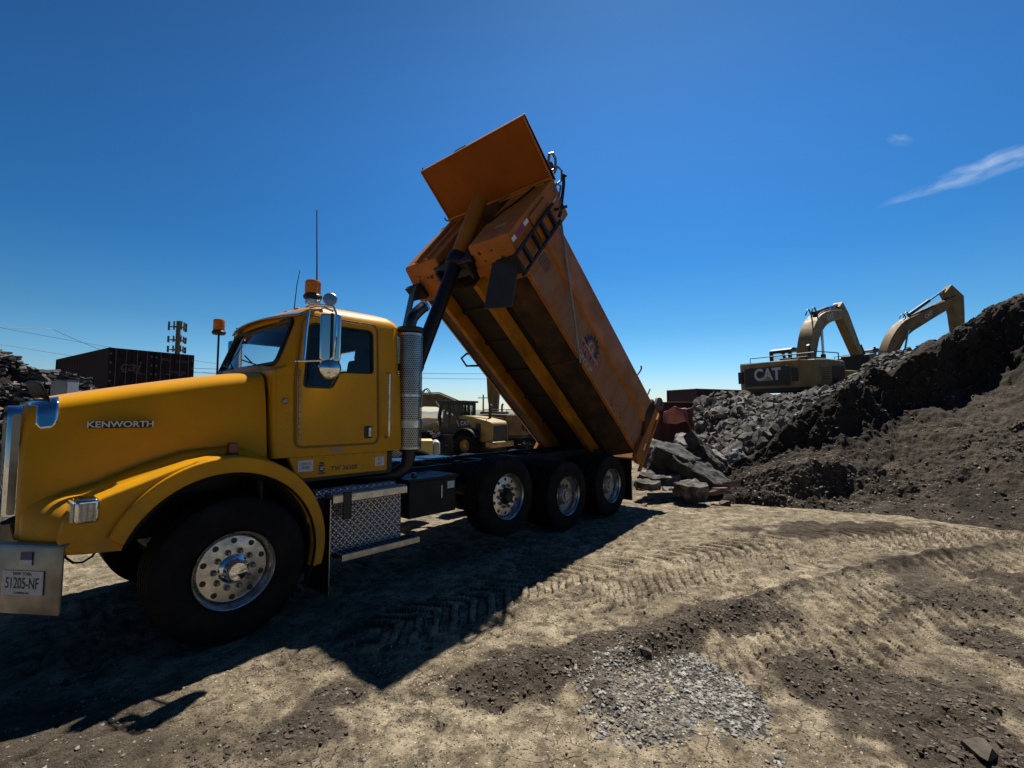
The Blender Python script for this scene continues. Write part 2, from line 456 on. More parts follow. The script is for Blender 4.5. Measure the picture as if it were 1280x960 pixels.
def boolean(o, cutters):
    tmp = []
    for mb in cutters:
        c = mb.build('cut', None, smooth=None); tmp.append(c)
        bpy.context.view_layer.update(); c.matrix_world = o.matrix_world.copy()
        m = o.modifiers.new('bool', 'BOOLEAN'); m.operation = 'DIFFERENCE'; m.solver = 'EXACT'; m.object = c
    bpy.context.view_layer.update()
    me = bpy.data.meshes.new_from_object(o.evaluated_get(bpy.context.evaluated_depsgraph_get()))
    o.modifiers.clear(); o.data = me
    for c in tmp: bpy.data.objects.remove(c)
    me.shade_smooth(); me.set_sharp_from_angle(angle=R(30))
    return o

# =================================================================== DUMP TRUCK
truck = empty('dump_truck')
tag(truck, 'yellow three-axle dump truck with its orange dump body raised', 'dump truck')

# ---- chassis
b = MB()
for s in (-1, 1):
    b.prism([(-1.05, .78), (7.0, .86), (7.0, 1.12), (-.3, 1.1), (-1.05, 1.0)], s*.43, s*.36)
for x in (-.9, 1.4, 2.3, 3.0, 3.9, 4.7, 5.4, 6.05, 6.8): b.bx(x-.06, x+.06, -.37, .37, .92, 1.08)
chassis = b.build('chassis', M['black'], truck, .006)
b = MB()
for x, z in ((0, .53), (3.29, .70), (4.695, .53), (6.053, .53)):
    b.tube([(x, -.95, z), (x, .95, z)], .075, 12)
    if x > 4: b.lathe([(.0, -.2), (.14, -.17), (.2, 0), (.14, .17), (0, .2)], (x, 0, z), (1, 0, 0), 16)
    for s in (-1, 1):
        b.box((x, s*.5, z+.16), (.9, .09, .07)); b.box((x-.3, s*.5, z+.3), (.12, .1, .3)); b.box((x+.3, s*.5, z+.3), (.12, .1, .3))
b.tube([(1.2, 0, .85), (4.6, 0, .6)], .05, 10)
b.build('axle_assembly', M['black'], truck)
for x in (3.3, 4.2, 5.4):
    MB().lathe([(.0, -.5), (.13, -.48), (.14, -.4), (.14, .4), (.13, .48), (0, .5)], (x, .0, .78), (0, 1, 0), 18).build('air_tank', M['black'], truck)
b = MB().lathe([(0, -.55), (.28, -.53), (.3, -.5), (.3, .5), (.28, .53), (0, .55)], (1.4, .82, .78), (1, 0, 0), 32)
b.build('fuel_tank', M['dullchrome'], truck)
# engine block and firewall behind the fender openings
b = MB().bx(-.95, .28, -.42, .42, .75, 1.72).bx(.26, .34, -.86, .86, .8, 2.05)
b.build('engine', M['plastic'], truck, .03)
# radiator behind the grille
MB().bx(-1.16, -1.1, -.55, .55, .85, 1.82).build('radiator', M['plastic'], truck, .01)

# ---- hood: cross-sections lofted from the grille to the cowl
HX = [-1.22, -1.205, -1.16, -1.08, -.9, -.65, -.35, -.02, .295]
HW = [.56, .61, .645, .672, .69, .715, .745, .795, .855]
HZ = [1.80, 1.835, 1.855, 1.885, 1.93, 1.985, 2.05, 2.115, 2.165]
def hood_ring(i, half=False):
    x, w, z = HX[i], HW[i], HZ[i]
    zl = [.92, .92, .92, .92, .94, 1.22, 1.40, 1.44, 1.40][i]
    k = 1 if i > 1 else .94
    h = [(0, z+.055), (w*.45, z+.05), (w*.75, z+.035), (w*.88, z+.015), (w*.95, z-.018), (w*.985, z-.06), (w, z-.115), (w+.022, z-.24), (w+.06, max(1.52, zl+.06)), (w+.105, max(1.3, zl+.045)), (w+.15, max(1.12, zl+.035)), (w+.17*k, zl+.03), (w+.15*k, zl)]
    if i == 8: h[7:] = [(w+.045, z-.24), (w+.10, zl+.06), (w+.105, zl+.045), (w+.108, zl+.035), (w+.11, zl+.03), (w+.11, zl)]
    if 4 < i < 8: h[-4:] = [(w+.06+.02*q, zz) for q, (_, zz) in enumerate(h[-4:])]
    return x, h
def hood_eval(x):
    w = np.interp(x, HX, HW); z = np.interp(x, HX, HZ)
    return w, z
b = MB(); rings = []
for i in range(len(HX)):
    x, h = hood_ring(i)
    rings.append([(x, -y, z) for y, z in h[::-1]]+[(x, y, z) for y, z in h[1:]])
b.loft(rings, caps=False)
# front face of the shell, a ring round the grille opening
r0 = rings[0]
b.loft([r0, [(-1.218, y*.93, 1.36+(z-1.36)*.93) for x, y, z in r0]], caps=False)
hood = b.build('hood', M['yellow'], truck, smooth=50)
sb = hood.modifiers.new('s', 'SUBSURF'); sb.levels = 1; sb.render_levels = 2
# sunken seam at the cowl and the cowl panel
MB().prism([(.298, 1.2), (.298, 2.13), (.318, 2.13), (.318, 1.2)], -.84, .84).build('cowl_seal', M['plastic'], truck)
# grille with chrome shell
b = MB()
gp = roundpoly([(-.56, 1.02), (-.52, 1.86), (.52, 1.86), (.56, 1.02)], .08)
gi = roundpoly([(-.50, 1.07), (-.47, 1.81), (.47, 1.81), (.50, 1.07)], .06)
b.loft([[(-1.21, y, z) for y, z in gp], [(-1.275, y, z) for y, z in gp], [(-1.285, y*.985, z) for y, z in gp], [(-1.285, y, z) for y, z in gi], [(-1.21, y, z) for y, z in gi]], caps=False)
gr = b.build('grille_surround', M['chrome'], truck, smooth=40)
b = MB()
for k in range(12): b.bx(-1.262, -1.255, -.5, .5, 1.1+.06*k, 1.118+.06*k)
for k in range(9): b.bx(-1.256, -1.245, -.46+.115*k-.006, -.46+.115*k+.006, 1.07, 1.82)
b.build('grille_mesh', M['polish'], gr)
# chrome side strip between grille and hood
for s in (-1, 1): MB().prism(rrect(-1.262, -1.222, 1.10, 1.80, .015), s*.60, s*.575).build('grille_side_trim', M['dullchrome'], gr)

# chrome corner patches of the bug shield and the dark shield itself
def hood_surf(x, t, off):
    """t: 0 top centre .. 1 down the side; returns a point on the near side of the hood"""
    w, z = hood_eval(x)
    h = [(0, z+.055), (w*.45, z+.05), (w*.75, z+.035), (w*.88, z+.015), (w*.95, z-.018), (w*.985, z-.06), (w, z-.115), (w+.022, z-.24), (w+.06, 1.52)]
    L = [0]
    for a, c in zip(h[:-1], h[1:]): L.append(L[-1]+math.hypot(c[0]-a[0], c[1]-a[1]))
    s = t*L[-1]
    y = np.interp(s, L, [q[0] for q in h]); zz = np.interp(s, L, [q[1] for q in h])
    y2 = np.interp(s+.01, L, [q[0] for q in h]); z2 = np.interp(s+.01, L, [q[1] for q in h])
    ty, tz = y2-y, z2-zz; n = math.hypot(ty, tz) or 1
    return y-tz/n*off*1.0, zz+ty/n*off
for s in (-1, 1):
    b = MB()
    def fn(i, j):
        t = .52+j*.30
        x0 = -1.185 if t < .62 else -1.15+.03*max(0, j-.88)/.12
        x1 = -1.035 if t < .58 else -1.035-.01*(t-.58)/.2-.03*max(0, j-.88)/.12
        x = x0+(x1-x0)*i
        y, z = hood_surf(x, t, .008)
        return (x, s*y, z)
    b.grid(fn, 8, 16)
    o = b.build('bug_shield_bracket', M['chrome'], truck, smooth=60)
    so_ = o.modifiers.new('s', 'SOLIDIFY'); so_.thickness = .006
b = MB()
def fn(i, j):
    y = (-1+2*i)
    t = abs(y)*.56
    yy, zz = hood_surf(-1.13, t, .01+.125*j)
    k = 1+.02*j
    return (-1.10-.055*j-.03*(1-abs(y)**2)+.02*abs(y)**6, math.copysign(yy, y)*k if y else 0, zz)
b.grid(fn, 33, 4)
o = b.build('bug_shield', mat('smoked_shield', (.010, .008, .008), (.02, .017, .016), 9, .55, rough2=.7, spec=.2), truck, smooth=50)
o.modifiers.new('s', 'SOLIDIFY').thickness = .008

# badge
pl = MB().prism(rrect(-.885, -.515, 1.694, 1.748, .006), -.808, -.782).build('name_badge', M['plastic'], truck)
t_ = text_obj('badge_lettering', 'KENWORTH', .062, M['letter'], pl, (-.70, -.811, 1.721), (R(90), 0, 0), .003, .0012, 1.12)
pl.rotation_euler = (0, 0, 0)
# ---- fenders
def fender(s):
    inner = arc(-.06, .62, .70, 201, -34, 30)      # from lower front over the top to the rear
    # outer edge from the rear back to the front
    outer = [(.60, .80), (.668, .90), (.655, 1.0), (.60, 1.12), (.52, 1.22), (.41, 1.315), (.28, 1.39), (.13, 1.44), (-.02, 1.462), (-.16, 1.46), (-.31, 1.432), (-.46, 1.378), (-.61, 1.318), (-.83, 1.235), (-.93, 1.185), (-1.02, 1.10), (-1.045, .98), (-1.02, .885), (-.9, .865)]
    inner = [q for q in inner if q[1] > .80]
    poly = inner[:1]+inner+outer
    b = MB()
    # outside skin slopes outward towards the wheel
    b.prism(poly, s*1.165, s*.78)
    f = b.build('front_fender', M['yellow'], truck, .022, smooth=50, seg=3)
    fl_o = arc(-.06, .655, .80, 158, -16, 40); fl_i = arc(-.06, .62, .702, 158, -16, 40)
    MB().prism(fl_o+fl_i[::-1], s*1.205, s*.86).build('arch_flare', M['yellow'], f, .014, smooth=50, seg=3)
    b = MB()
    ir = arc(-.06, .62, .675, 152, -22, 30)
    b.loft([[(x, s*1.13, z) for x, z in ir]+[(-.06+(x+.06)*1.02, s*1.13, .62+(z-.62)*1.02) for x, z in ir[::-1]],
            [(x, s*.5, z) for x, z in ir]+[(-.06+(x+.06)*1.02, s*.5, .62+(z-.62)*1.02) for x, z in ir[::-1]]])
    b.build('wheel_arch_liner', M['rubber'], f)
    # rubber lip on the arch edge
    b = MB(); b.tube([(x, s*1.203, z) for x, z in arc(-.06, .62, .70, 158, -28, 36)], .012, 6)
    b.build('arch_edge_trim', M['rubber'], f)
    return f
fnear = fender(-1); ffar = fender(1)
# hood flank joining the fender: sloping web between hood side and fender lip
for s in (-1, 1):
    b = MB()
    top = [(-1.02, .84, 1.25), (-.83, .84, 1.30), (-.6, .83, 1.40), (-.31, .85, 1.50), (0, .87, 1.53), (.2, .9, 1.50), (.30, .92, 1.44)]
    low = [(-1.02, 1.08, 1.07), (-.83, 1.13, 1.215), (-.6, 1.135, 1.30), (-.31, 1.135, 1.41), (0, 1.14, 1.445), (.2, 1.14, 1.40), (.42, 1.14, 1.28)]
    def fn(i, j):
        k = i*6; a = min(int(k), 5); f = k-a
        p = [top[a][q]*(1-f)+top[a+1][q]*f for q in range(3)]; q_ = [low[a][q]*(1-f)+low[a+1][q]*f for q in range(3)]
        r = [p[q]*(1-j)+q_[q]*j for q in range(3)]
        r[2] -= .05*math.sin(PI*j)
        return (r[0], s*r[1], r[2])
    b.grid(fn, 25, 8)
    o = b.build('fender_web', M['yellow'], fnear if s < 0 else ffar, smooth=60)
    o.modifiers.new('s', 'SOLIDIFY').thickness = .01
    rgs = []
    for x, yo, zt in ((-1.205, .80, 1.22), (-1.18, .85, 1.25), (-1.12, .95, 1.27), (-1.05, 1.055, 1.28), (-.97, 1.125, 1.29), (-.88, 1.15, 1.29), (-.70, 1.155, 1.30)):
        rgs.append([(x, s*y, z) for y, z in ((.62, .90), (yo-.10, .872), (yo-.03, .878), (yo, .92), (yo, .99), (yo-.015, 1.06), (yo-.07, 1.14), (max(.72, yo-.2), 1.22), (.70, zt))])
    b = MB().loft(rgs)
    o = b.build('lower_valance', M['yellow'], fnear if s < 0 else ffar, smooth=70)
    o.modifiers.new('s', 'SUBSURF').render_levels = 2
# ---- headlights
for s in (-1, 1):
    hl = MB().bx(-.975, -.845, s*.985, s*1.195, 1.07, 1.235).build('headlight', M['chrome'], truck, .028, seg=3)
    b = MB().bx(-.993, -.973, s*1.005, s*1.175, 1.085, 1.22)
    b.build('lens', M['lens'], hl, .008)
    b = MB().bx(-.955, -.865, s*1.19, s*1.204, 1.09, 1.215)
    b.build('turn_signal', M['lens'], hl, .006)
    b = MB()
    for k in range(3): b.bx(-.945+.03*k, -.937+.03*k, s*1.203, s*1.207, 1.1, 1.21)
    b.build('lens_rib', M['dullchrome'], hl)
# ---- red marker lamp on the fender
b = MB().bx(-.035, .035, -1.04, -.97, 1.47, 1.56)
o = b.build('marker_lamp', M['red_lens'], truck, .008)
MB().bx(-.04, .04, -1.045, -.965, 1.44, 1.475).build('lamp_base', M['plastic'], o, .004)
# ---- bumper with angled ends
top = [(-1.02, -1.20), (-1.335, -.75), (-1.385, -.4), (-1.40, 0), (-1.385, .4), (-1.335, .75), (-1.02, 1.20)]
bmp = MB()
ring = []
dense = []
for k, (x, y) in enumerate(top): dense.append((x, y))
rings = []
for x, y in dense:
    dx, dy = (.03, 0) if abs(y) < 1.1 else (.02, -.02*np.sign(y))
    pr = [(0, .515), (.0, .93), (.012, .955), (.06, .96), (.06, .95), (.018, .94), (.018, .525)]
    rings.append([(x+p*(1 if abs(y) < 1 else .75), y-(0 if abs(y) < 1 else .65*p*np.sign(y)), z) for p, z in pr])
bmp.loft(rings)
bumper = bmp.build('bumper', M['dullchrome'], truck, .006, smooth=25)
u = Vector((-1.335+1.02, -.75+1.20, 0)); u.normalize()        # along the near angled end, forwards
nrm = Vector((u.y, -u.x, 0)); nrm = -nrm if nrm.y > 0 else nrm
cen = Vector((-1.02, -1.20, 0))
ang = math.atan2(-u.y, -u.x)
def on_bumper(t, z, off): return cen+u*t+Vector((0, 0, z))+nrm*off
lp = MB().box((0, 0, 0), (.30, .006, .155)).build('licence_plate', M['white'], bumper, .004)
lp.location = on_bumper(.27, .715, .006); lp.rotation_euler = (0, 0, ang)
text_obj('plate_number', '51205-NF', .098, M['ink'], lp, (0, -.0035, -.004), (R(90), 0, 0), .0006, .0012, .62)
text_obj('plate_state', 'NEW YORK', .026, M['ink'], lp, (0, -.0035, .058), (R(90), 0, 0), .0006, .0004)
text_obj('plate_class', 'COMMERCIAL', .018, M['ink'], lp, (0, -.0035, -.062), (R(90), 0, 0), .0006, .0002)
st = MB().box((0, 0, 0), (.085, .004, .05)).build('sticker', M['blue_label'], bumper); st.location = on_bumper(.255, .885, .004); st.rotation_euler = (0, 0, ang)
MB().box((0, -.001, -.042), (.085, .004, .034)).build('sticker_text_panel', M['white'], st)
# tow hook and hanging hose under the bumper
b = MB().tube([(-1.0, -.85, .88), (-.97, -.85, .80), (-.93, -.85, .755), (-.88, -.84, .745), (-.83, -.82, .77), (-.79, -.8, .82), (-.77, -.8, .9)], .008, 8)
b.build('hose', M['rubber'], bumper)

# ---- cab
CZ = [1.40, 1.42, 2.20, 2.25, 2.78, 2.835, 2.885, 2.915, 2.935, 2.942]
CF = [.318, .318, .318, .335, .535, .575, .66, .77, .93, 1.1]
CB = [1.70, 1.72, 1.72, 1.72, 1.725, 1.715, 1.67, 1.60, 1.46, 1.3]
def chw(z):
    if z <= 2.78: return 1.0-.05*(z-1.4)
    return float(np.interp(z, [2.78, 2.835, 2.885, 2.915, 2.935, 2.942], [.931, .90, .835, .75, .58, .3]))
def cab_ring(z, off=0):
    xf = np.interp(z, CZ, CF)+off; xb = np.interp(z, CZ, CB)-off; hw = chw(z)-off
    low = z < 2.22
    r = .035 if low else (.10 if z < 2.79 else .12)
    pts = []
    bul = .01 if low else .10
    def fx(y): return xf+bul*(abs(y)/hw)**2
    for i in range(9):
        y = -(hw-r)+2*(hw-r)*i/8; pts.append((fx(y), y))
    xs = fx(hw-r)
    for a in (18, 36, 54, 72, 90): pts.append((xs+r*(1-math.cos(R(a))), hw-r+r*math.sin(R(a))))
    for a in (0, 22.5, 45, 67.5, 90): pts.append((xb-r+r*math.sin(R(a)), hw-r+r*math.cos(R(a))))
    n = len(pts)
    for i in range(n-1, 8, -1): pts.append((pts[i][0], -pts[i][1]))
    return [(x, y, z) for x, y in pts]
b = MB(); b.loft([cab_ring(z) for z in CZ]); cab = b.build('cab', M['yellow'], truck)
inn = MB(); inn.loft([cab_ring(z, .05) for z in [1.44, 2.20, 2.25, 2.76, 2.82, 2.85]])
WIN = [(.60, 2.06), (.885, 2.06), (.955, 2.195), (.985, 2.225), (1.345, 2.235), (1.345, 2.66), (1.31, 2.69), (.70, 2.685), (.655, 2.655)]
WINR = roundpoly(WIN, .035, 3)
wcut = MB().prism(WINR, -1.3, 1.3)
WS = roundpoly([(-.80, 2.275), (.80, 2.275), (.765, 2.735), (-.765, 2.735)], .07, 4)
wscut = MB().prism(WS, .1, .80, axis='x')
rcut = MB().prism(rrect(-.45, .45, 2.15, 2.6, .06), 1.55, 1.9, axis='x')
boolean(cab, [inn, wcut, wscut, rcut])
cab.data.materials.append(M['interior'])
for p_ in cab.data.polygons:                     # lining of the cab: every face that looks into it
    c_ = p_.center
    if (Vector((1.05, 0, 2.1))-c_).dot(p_.normal) > .02 and abs(c_.y) < chw(c_.z)-.02 and c_.x < 1.69 and c_.z < 2.9: p_.material_index = 1
# sill skirt below the cab
sk = MB().prism([(.47, 1.40), (.53, 1.25), (.60, 1.195), (1.52, 1.195), (1.52, 1.40)], -1.0, -.93)
skirt = sk.build('cab_skirt', M['yellow'], truck, .008)
MB().prism([(.47, 1.40), (.53, 1.25), (.60, 1.195), (1.52, 1.195), (1.52, 1.40)], .93, 1.0).build('cab_skirt', M['yellow'], truck, .008)
MB().bx(.5, 1.65, -.9, .9, 1.15, 1.38).build('cab_floor', M['plastic'], truck)
text_obj('number_lettering', 'TW 26500', .062, M['ink'], skirt, (1.02, -1.0015, 1.262), (R(90), 0, 0), .001, .0006, 1.05)
b = MB().bx(.555, .70, -1.0025, -.998, 1.26, 1.365); b.build('label', M['white'], skirt)
b = MB().bx(1.37, 1.48, -1.0025, -.998, 1.25, 1.345); b.build('label', M['white'], skirt)
text_obj('label_print', 'A1\n60', .045, M['ink'], skirt, (1.425, -1.003, 1.297), (R(90), 0, 0), .0006)
text_obj('label_print', 'USDOT\n26500', .033, M['ink'], skirt, (.627, -1.003, 1.312), (R(90), 0, 0), .0006)
# small round emblem in front of the number
b = MB().lathe([(0, 0), (.03, 0), (.03, .003), (0, .003)], (.785, -.9995, 1.27), (0, -1, 0), 18)
b.bx(.755, .815, -1.003, -.999, 1.30, 1.312).bx(.748, .822, -1.003, -.999, 1.222, 1.236).bx(.765, .805, -1.003, -.999, 1.318, 1.335)
em = b.build('emblem', M['ink'], skirt)
MB().bx(.768, .80, -1.005, -1.0035, 1.262, 1.274).bx(.775, .806, -1.005, -1.0035, 1.282, 1.29).build('emblem_detail', M['white'], em)
# faint worn patch above the skirt
MB().bx(.87, 1.0, -1.0, -.9945, 1.425, 1.47).build('worn_decal', mat('worn_decal', (.40, .22, .08), (.30, .22, .2), 30, .6), cab)
# rivets row on the lower cab edge
for k in range(9):
    MB().lathe([(0, 0), (.007, 0), (.005, .004), (0, .005)], (.58+.11*k, -1.0, 1.385), (0, -1, 0), 8).build('rivet', M['bed_paint'], skirt)
# doors
DO = roundpoly([(.535, 1.50), (.535, 2.18), (.615, 2.745), (1.36, 2.75), (1.392, 2.70), (1.392, 1.50)], .07, 4)
for s in (-1, 1):
    b = MB().prism(DO, -.02, .012, fn=lambda x, t, z: (x, s*(chw(z)+t), z))
    d = b.build('door', M['yellow'], truck)
    boolean(d, [MB().prism(WINR, -1.3, 1.3)])
    m = d.modifiers.new('b', 'BEVEL'); m.width = .005; m.segments = 2; m.limit_method = 'ANGLE'; m.angle_limit = R(40)
    b = MB().tube([(x, s*(chw(z)+.013), z) for x, z in roundpoly([(.520, 1.485), (.520, 2.18), (.60, 2.76), (1.37, 2.765), (1.407, 2.71), (1.407, 1.485)], .08, 5)], .007, 6, closed=True)
    b.build('door_seal', mat('door_seal', (.16, .11, .05), None, rough=.6) if s < 0 else bpy.data.materials['door_seal'], d)
    b = MB().tube([(x, s*(chw(z)+.012), z) for x, z in WINR], .010, 6, closed=True)
    b.build('window_gasket', M['plastic'], d)
    b = MB().prism(WINR, -.014, -.010, fn=lambda x, t, z: (x, s*(chw(z)+t), z))
    b.build('window_glass', M['glass'], d, smooth=None)
    h = MB().prism(rrect(1.235, 1.325, 1.545, 1.675, .02), s*(chw(1.6)+.01), s*(chw(1.6)+.02)).build('handle', M['plastic'], d, .003)
    MB().prism(rrect(1.275, 1.31, 1.56, 1.66, .012), s*(chw(1.6)+.02), s*(chw(1.6)+.034)).build('handle_lever', M['polish'], d, .004)
    # piano hinge
    b = MB()
    for k in range(13): b.bx(.548, .572, s*(chw(1.6+.05*k)+.010), s*(chw(1.6+.05*k)+.022), 1.56+.052*k, 1.602+.052*k)
    b.build('hinge', M['dullchrome'], d, .003)
    b = MB().tube([(1.50, s*1.0, 2.245), (1.50, s*1.05, 2.23), (1.50, s*1.052, 1.9), (1.50, s*1.055, 1.56), (1.50, s*1.0, 1.545)], .013, 8)
    b.build('grab_handle', M['polish'], truck)
# oval vent badge on the cowl side
MB().lathe([(0, .0), (.026, 0), (.026, .006), (.018, .012), (0, .012)], (.43, -.985, 1.92), (0, -1, 0), 20).build('cowl_lamp', M['dullchrome'], cab)
for z in (1.50, 1.58, 1.66, 1.74, 1.8): MB().lathe([(0, 0), (.006, 0), (.004, .004), (0, .004)], (.46, -(chw(z)), z), (0, -1, 0), 8).build('rivet', M['bed_paint'], cab)
# windscreen: curved pane, gasket and wiper
def wfront(y, z, off=0): return float(np.interp(z, CZ, CF))+.10*(abs(y)/chw(z))**2+off
b = MB()
def fn(i, j):
    z = 2.262+(.485)*j; hwid = .815+(.78-.815)*j
    y = -hwid+2*hwid*i
    return (wfront(y, z, .022), y, z)
b.grid(fn, 25, 6)
wsh = b.build('windscreen', M['glass'], truck, smooth=60)
b = MB().tube([(wfront(y, z, .0), y, z) for y, z in WS], .026, 8, closed=True)
b.build('windscreen_gasket', M['plastic'], wsh)
b = MB()
for y0, y1 in ((-.55, -.1), (.15, .6)):
    b.tube([(wfront(y0, 2.28, -.03), y0, 2.27), (wfront(y1, 2.33, -.02), y1, 2.36)], .008, 6)
    b.tube([(wfront(y1-.3, 2.31, -.03), y1-.3, 2.30), (wfront(y1+.1, 2.5, -.025), y1+.1, 2.42)], .007, 6)
b.build('wiper', M['plastic'], wsh)
# sun visor over the windscreen
b = MB()
def fn(i, j):
    y = -.90+1.80*i
    c = (abs(y)/.9)**2
    return (.45+.26*j+.11*c+.0*j, y, 2.785+.085*j-.03*c*(1-j)+.03*math.sin(PI*j)*.5)
b.grid(fn, 25, 6)
vis = b.build('sun_visor', mat('visor_steel', (.40, .43, .48), (.30, .32, .36), 6, .32, .85, rough2=.45), truck, smooth=60)
vis.modifiers.new('s', 'SOLIDIFY').thickness = .012
for y in (-.6, -.3, 0, .3, .6):
    b = MB().lathe([(.045, 0), (.042, .03), (.025, .05), (0, .054)], (.83-.04*abs(y), y, 2.915-.035*(abs(y)/.6)**2), (0, 0, 1), 16)
    b.build('clearance_lamp', M['amber'], truck)
# cab interior
b = MB().bx(.46, .72, -.82, .82, 2.02, 2.24).bx(.52, .68, -.66, -.2, 2.2, 2.29)
b.build('dashboard', M['interior'], truck, .04)
b = MB().lathe([(.20, -.012), (.215, 0), (.20, .012), (.19, 0)], (.80, -.42, 2.22), (-.75, 0, .66), 28, closed=True)
b.tube([(.62, -.42, 2.08), (.80, -.42, 2.22)], .025, 8)
for a in (0, 120, 240):
    q = Vector((.66, 0, .75))*math.cos(R(a))*.2+Vector((0, 1, 0))*math.sin(R(a))*.2
    b.tube([(.80, -.42, 2.22), Vector((.80, -.42, 2.22))+q], .014, 6)
b.build('steering_wheel', M['plastic'], truck)
for y in (-.42, .42):
    b = MB().bx(1.0, 1.5, y-.24, y+.24, 1.72, 1.88).box((1.5, y, 2.14), (.14, .46, .6), (0, R(8), 0)).box((1.545, y, 2.5), (.1, .26, .16), (0, R(8), 0)).bx(1.1, 1.4, y-.15, y+.15, 1.45, 1.73)
    b.build('seat', M['interior'], truck, .04)
# ---- roof beacon and antennas
def beacon(x, y, z, parent, s=1):
    bs = MB().lathe([(0, 0), (.075*s, 0), (.088*s, .012), (.088*s, .035), (.075*s, .05), (.07*s, .06), (0, .06)], (x, y, z), (0, 0, 1), 24).build('beacon_base', M['plastic'], parent)
    lens = MB()
    pr = [(0, .055), (.074*s, .055)]
    for k in range(8): pr += [(.076*s, .062+.014*k), (.073*s, .069+.014*k)]
    pr += [(.073*s, .175), (.066*s, .185), (0, .187)]
    lens.lathe(pr, (x, y, z), (0, 0, 1), 28)
    lens.build('beacon_lens', M['amber'], bs)
    return bs
beacon(.70, -.90, 2.93, truck)
beacon(.46, 1.05, 2.77, truck, .85)
b = MB().tube([(.76, -.86, 2.90), (.752, -.86, 3.3), (.735, -.86, 3.86)], [.010, .007, .005], 6)
b.build('whip_antenna', mat('antenna_rod', (.09, .02, .02), None, rough=.5), truck)
b = MB().tube([(.60, -.72, 2.85), (.62, -.72, 3.1), (.645, -.72, 3.25)], [.005, .004, .003], 6)
b.build('radio_antenna', M['plastic'], truck)
# ---- mirrors
def mirror(s, full=True):
    X, Y = .715, s*1.25
    h = MB().prism(rrect(X-.098, X+.098, 2.29, 2.735, .03), Y-.035, Y+.035)
    # mirror faces rear: turn the head so that its back is towards the nose
    h = MB().prism(rrect(-.092, .092, 2.29, 2.735, .03), -.03, .035)
    mo = h.build('mirror', M['chrome'], truck, .016, seg=3)
    mo.location = (X, Y, 0); mo.rotation_euler = (0, 0, R(26*s) if s < 0 else R(26)); 
    MB().prism(rrect(-.078, .078, 2.31, 2.715, .02), .035, .038).build('mirror_glass', M['chrome'], mo)
    b = MB().lathe([(0, -.05), (.05, -.046), (.088, -.025), (.102, .01), (.10, .02), (0, .02)], (0, 0, 2.225), (0, 1, 0), 28)
    b.build('convex_mirror', M['chrome'], mo)
    MB().bx(-.004, .022, -.037, -.029, 2.27, 2.74).build('mirror_back_groove', M['plastic'], mo)
    b = MB()
    b.tube([(.52, s*.93, 2.30), (.60, s*1.05, 2.30), (X-.01, s*1.27, 2.295), (X+.01, s*1.30, 2.33), (X+.02, s*1.305, 2.5), (X+.02, s*1.305, 2.74), (X-.0, s*1.29, 2.80), (X-.06, s*1.1, 2.835), (.66, s*.93, 2.84)], .013, 8)
    b.tube([(.63, s*.98, 2.80), (.60, s*1.0, 2.6), (.575, s*1.02, 2.30)], .013, 8)
    b.tube([(.63, s*.96, 2.86), (.70, s*1.12, 2.82), (X, s*1.28, 2.76)], .010, 8)
    b.build('mirror_bracket', M['chrome'], mo)
    ob = C.collection.objects[-1]
    ob.parent = truck
    return mo
mirror(-1)
mirror(1)
MB().lathe([(0, -.02), (.045, -.018), (.065, 0), (.068, .012), (.06, .02), (0, .022)], (.80, -1.06, 2.92), (-.55, -.83, .05), 24).build('spot_lamp', M['polish'], truck)
b = MB().tube([(.80, -1.05, 2.90), (.76, -1.0, 2.84)], .012, 6)
b.bx(.64, .76, -.95, -.86, 2.88, 2.93)
b.build('lamp_bracket', M['polish'], truck, .006)
b = MB().tube([(.46, 1.05, 2.77), (.46, 1.05, 2.2), (.44, .95, 2.05)], .012, 8)
b.build('beacon_pole', M['plastic'], truck)

# ---- exhaust stack with perforated guard
SX, SY = 1.845, -.94
def perf_tube(r, z0, z1):
    n = 48; m = 2
    me = bpy.data.meshes.new('exhaust_guard'); vs = []; fs = []; uvs = []
    for j in range(m):
        for k in range(n+1): vs.append((SX+r*math.cos(2*PI*k/n), SY+r*math.sin(2*PI*k/n), z0+(z1-z0)*j))
    for k in range(n): fs.append((k, k+1, n+2+k, n+1+k))
    me.from_pydata(vs, [], fs)
    uv = me.uv_layers.new(name='UVMap')
    for p in me.polygons:
        for li in p.loop_indices:
            vi = me.loops[li].vertex_index; k = vi % (n+1); j = vi//(n+1)
            uv.data[li].uv = (k/n*36, (z1-z0)*j/.047)
    me.materials.append(M['perf']); me.shade_smooth()
    o = bpy.data.objects.new('exhaust_guard', me); C.collection.objects.link(o)
    return o
muf = MB().lathe([(0, 1.36), (.10, 1.37), (.115, 1.42), (.115, 2.74), (.10, 2.78), (.0, 2.79)], (SX, SY, 0), (0, 0, 1), 28).build('muffler', M['plastic'], truck)
g = perf_tube(.142, 1.42, 2.72); g.parent = muf
for z0, z1 in ((1.40, 1.43), (1.64, 1.73), (1.99, 2.03), (2.70, 2.73)):
    MB().lathe([(.143, z0), (.146, z0+.004), (.146, z1-.004), (.143, z1)], (SX, SY, 0), (0, 0, 1), 40).build('guard_band', M['polish'], muf)
b = MB().lathe([(.06, 2.74), (.15, 2.745), (.155, 2.77), (.15, 2.80), (.06, 2.81)], (SX, SY, 0), (0, 0, 1), 32)
b.build('stack_collar', M['plastic'], muf)
pts = [(SX, SY, 2.78), (SX, SY, 2.85), (SX+.03, SY+.0, 2.93), (SX+.09, SY+.0, 3.0), (SX+.15, SY+.01, 3.05), (SX+.20, SY+.01, 3.09)]
b = MB().tube(pts, .068, 16); b.build('exhaust_elbow', mat('heat_blued_pipe', (.12, .10, .08), (.05, .045, .05), 9, .3, .9), muf)
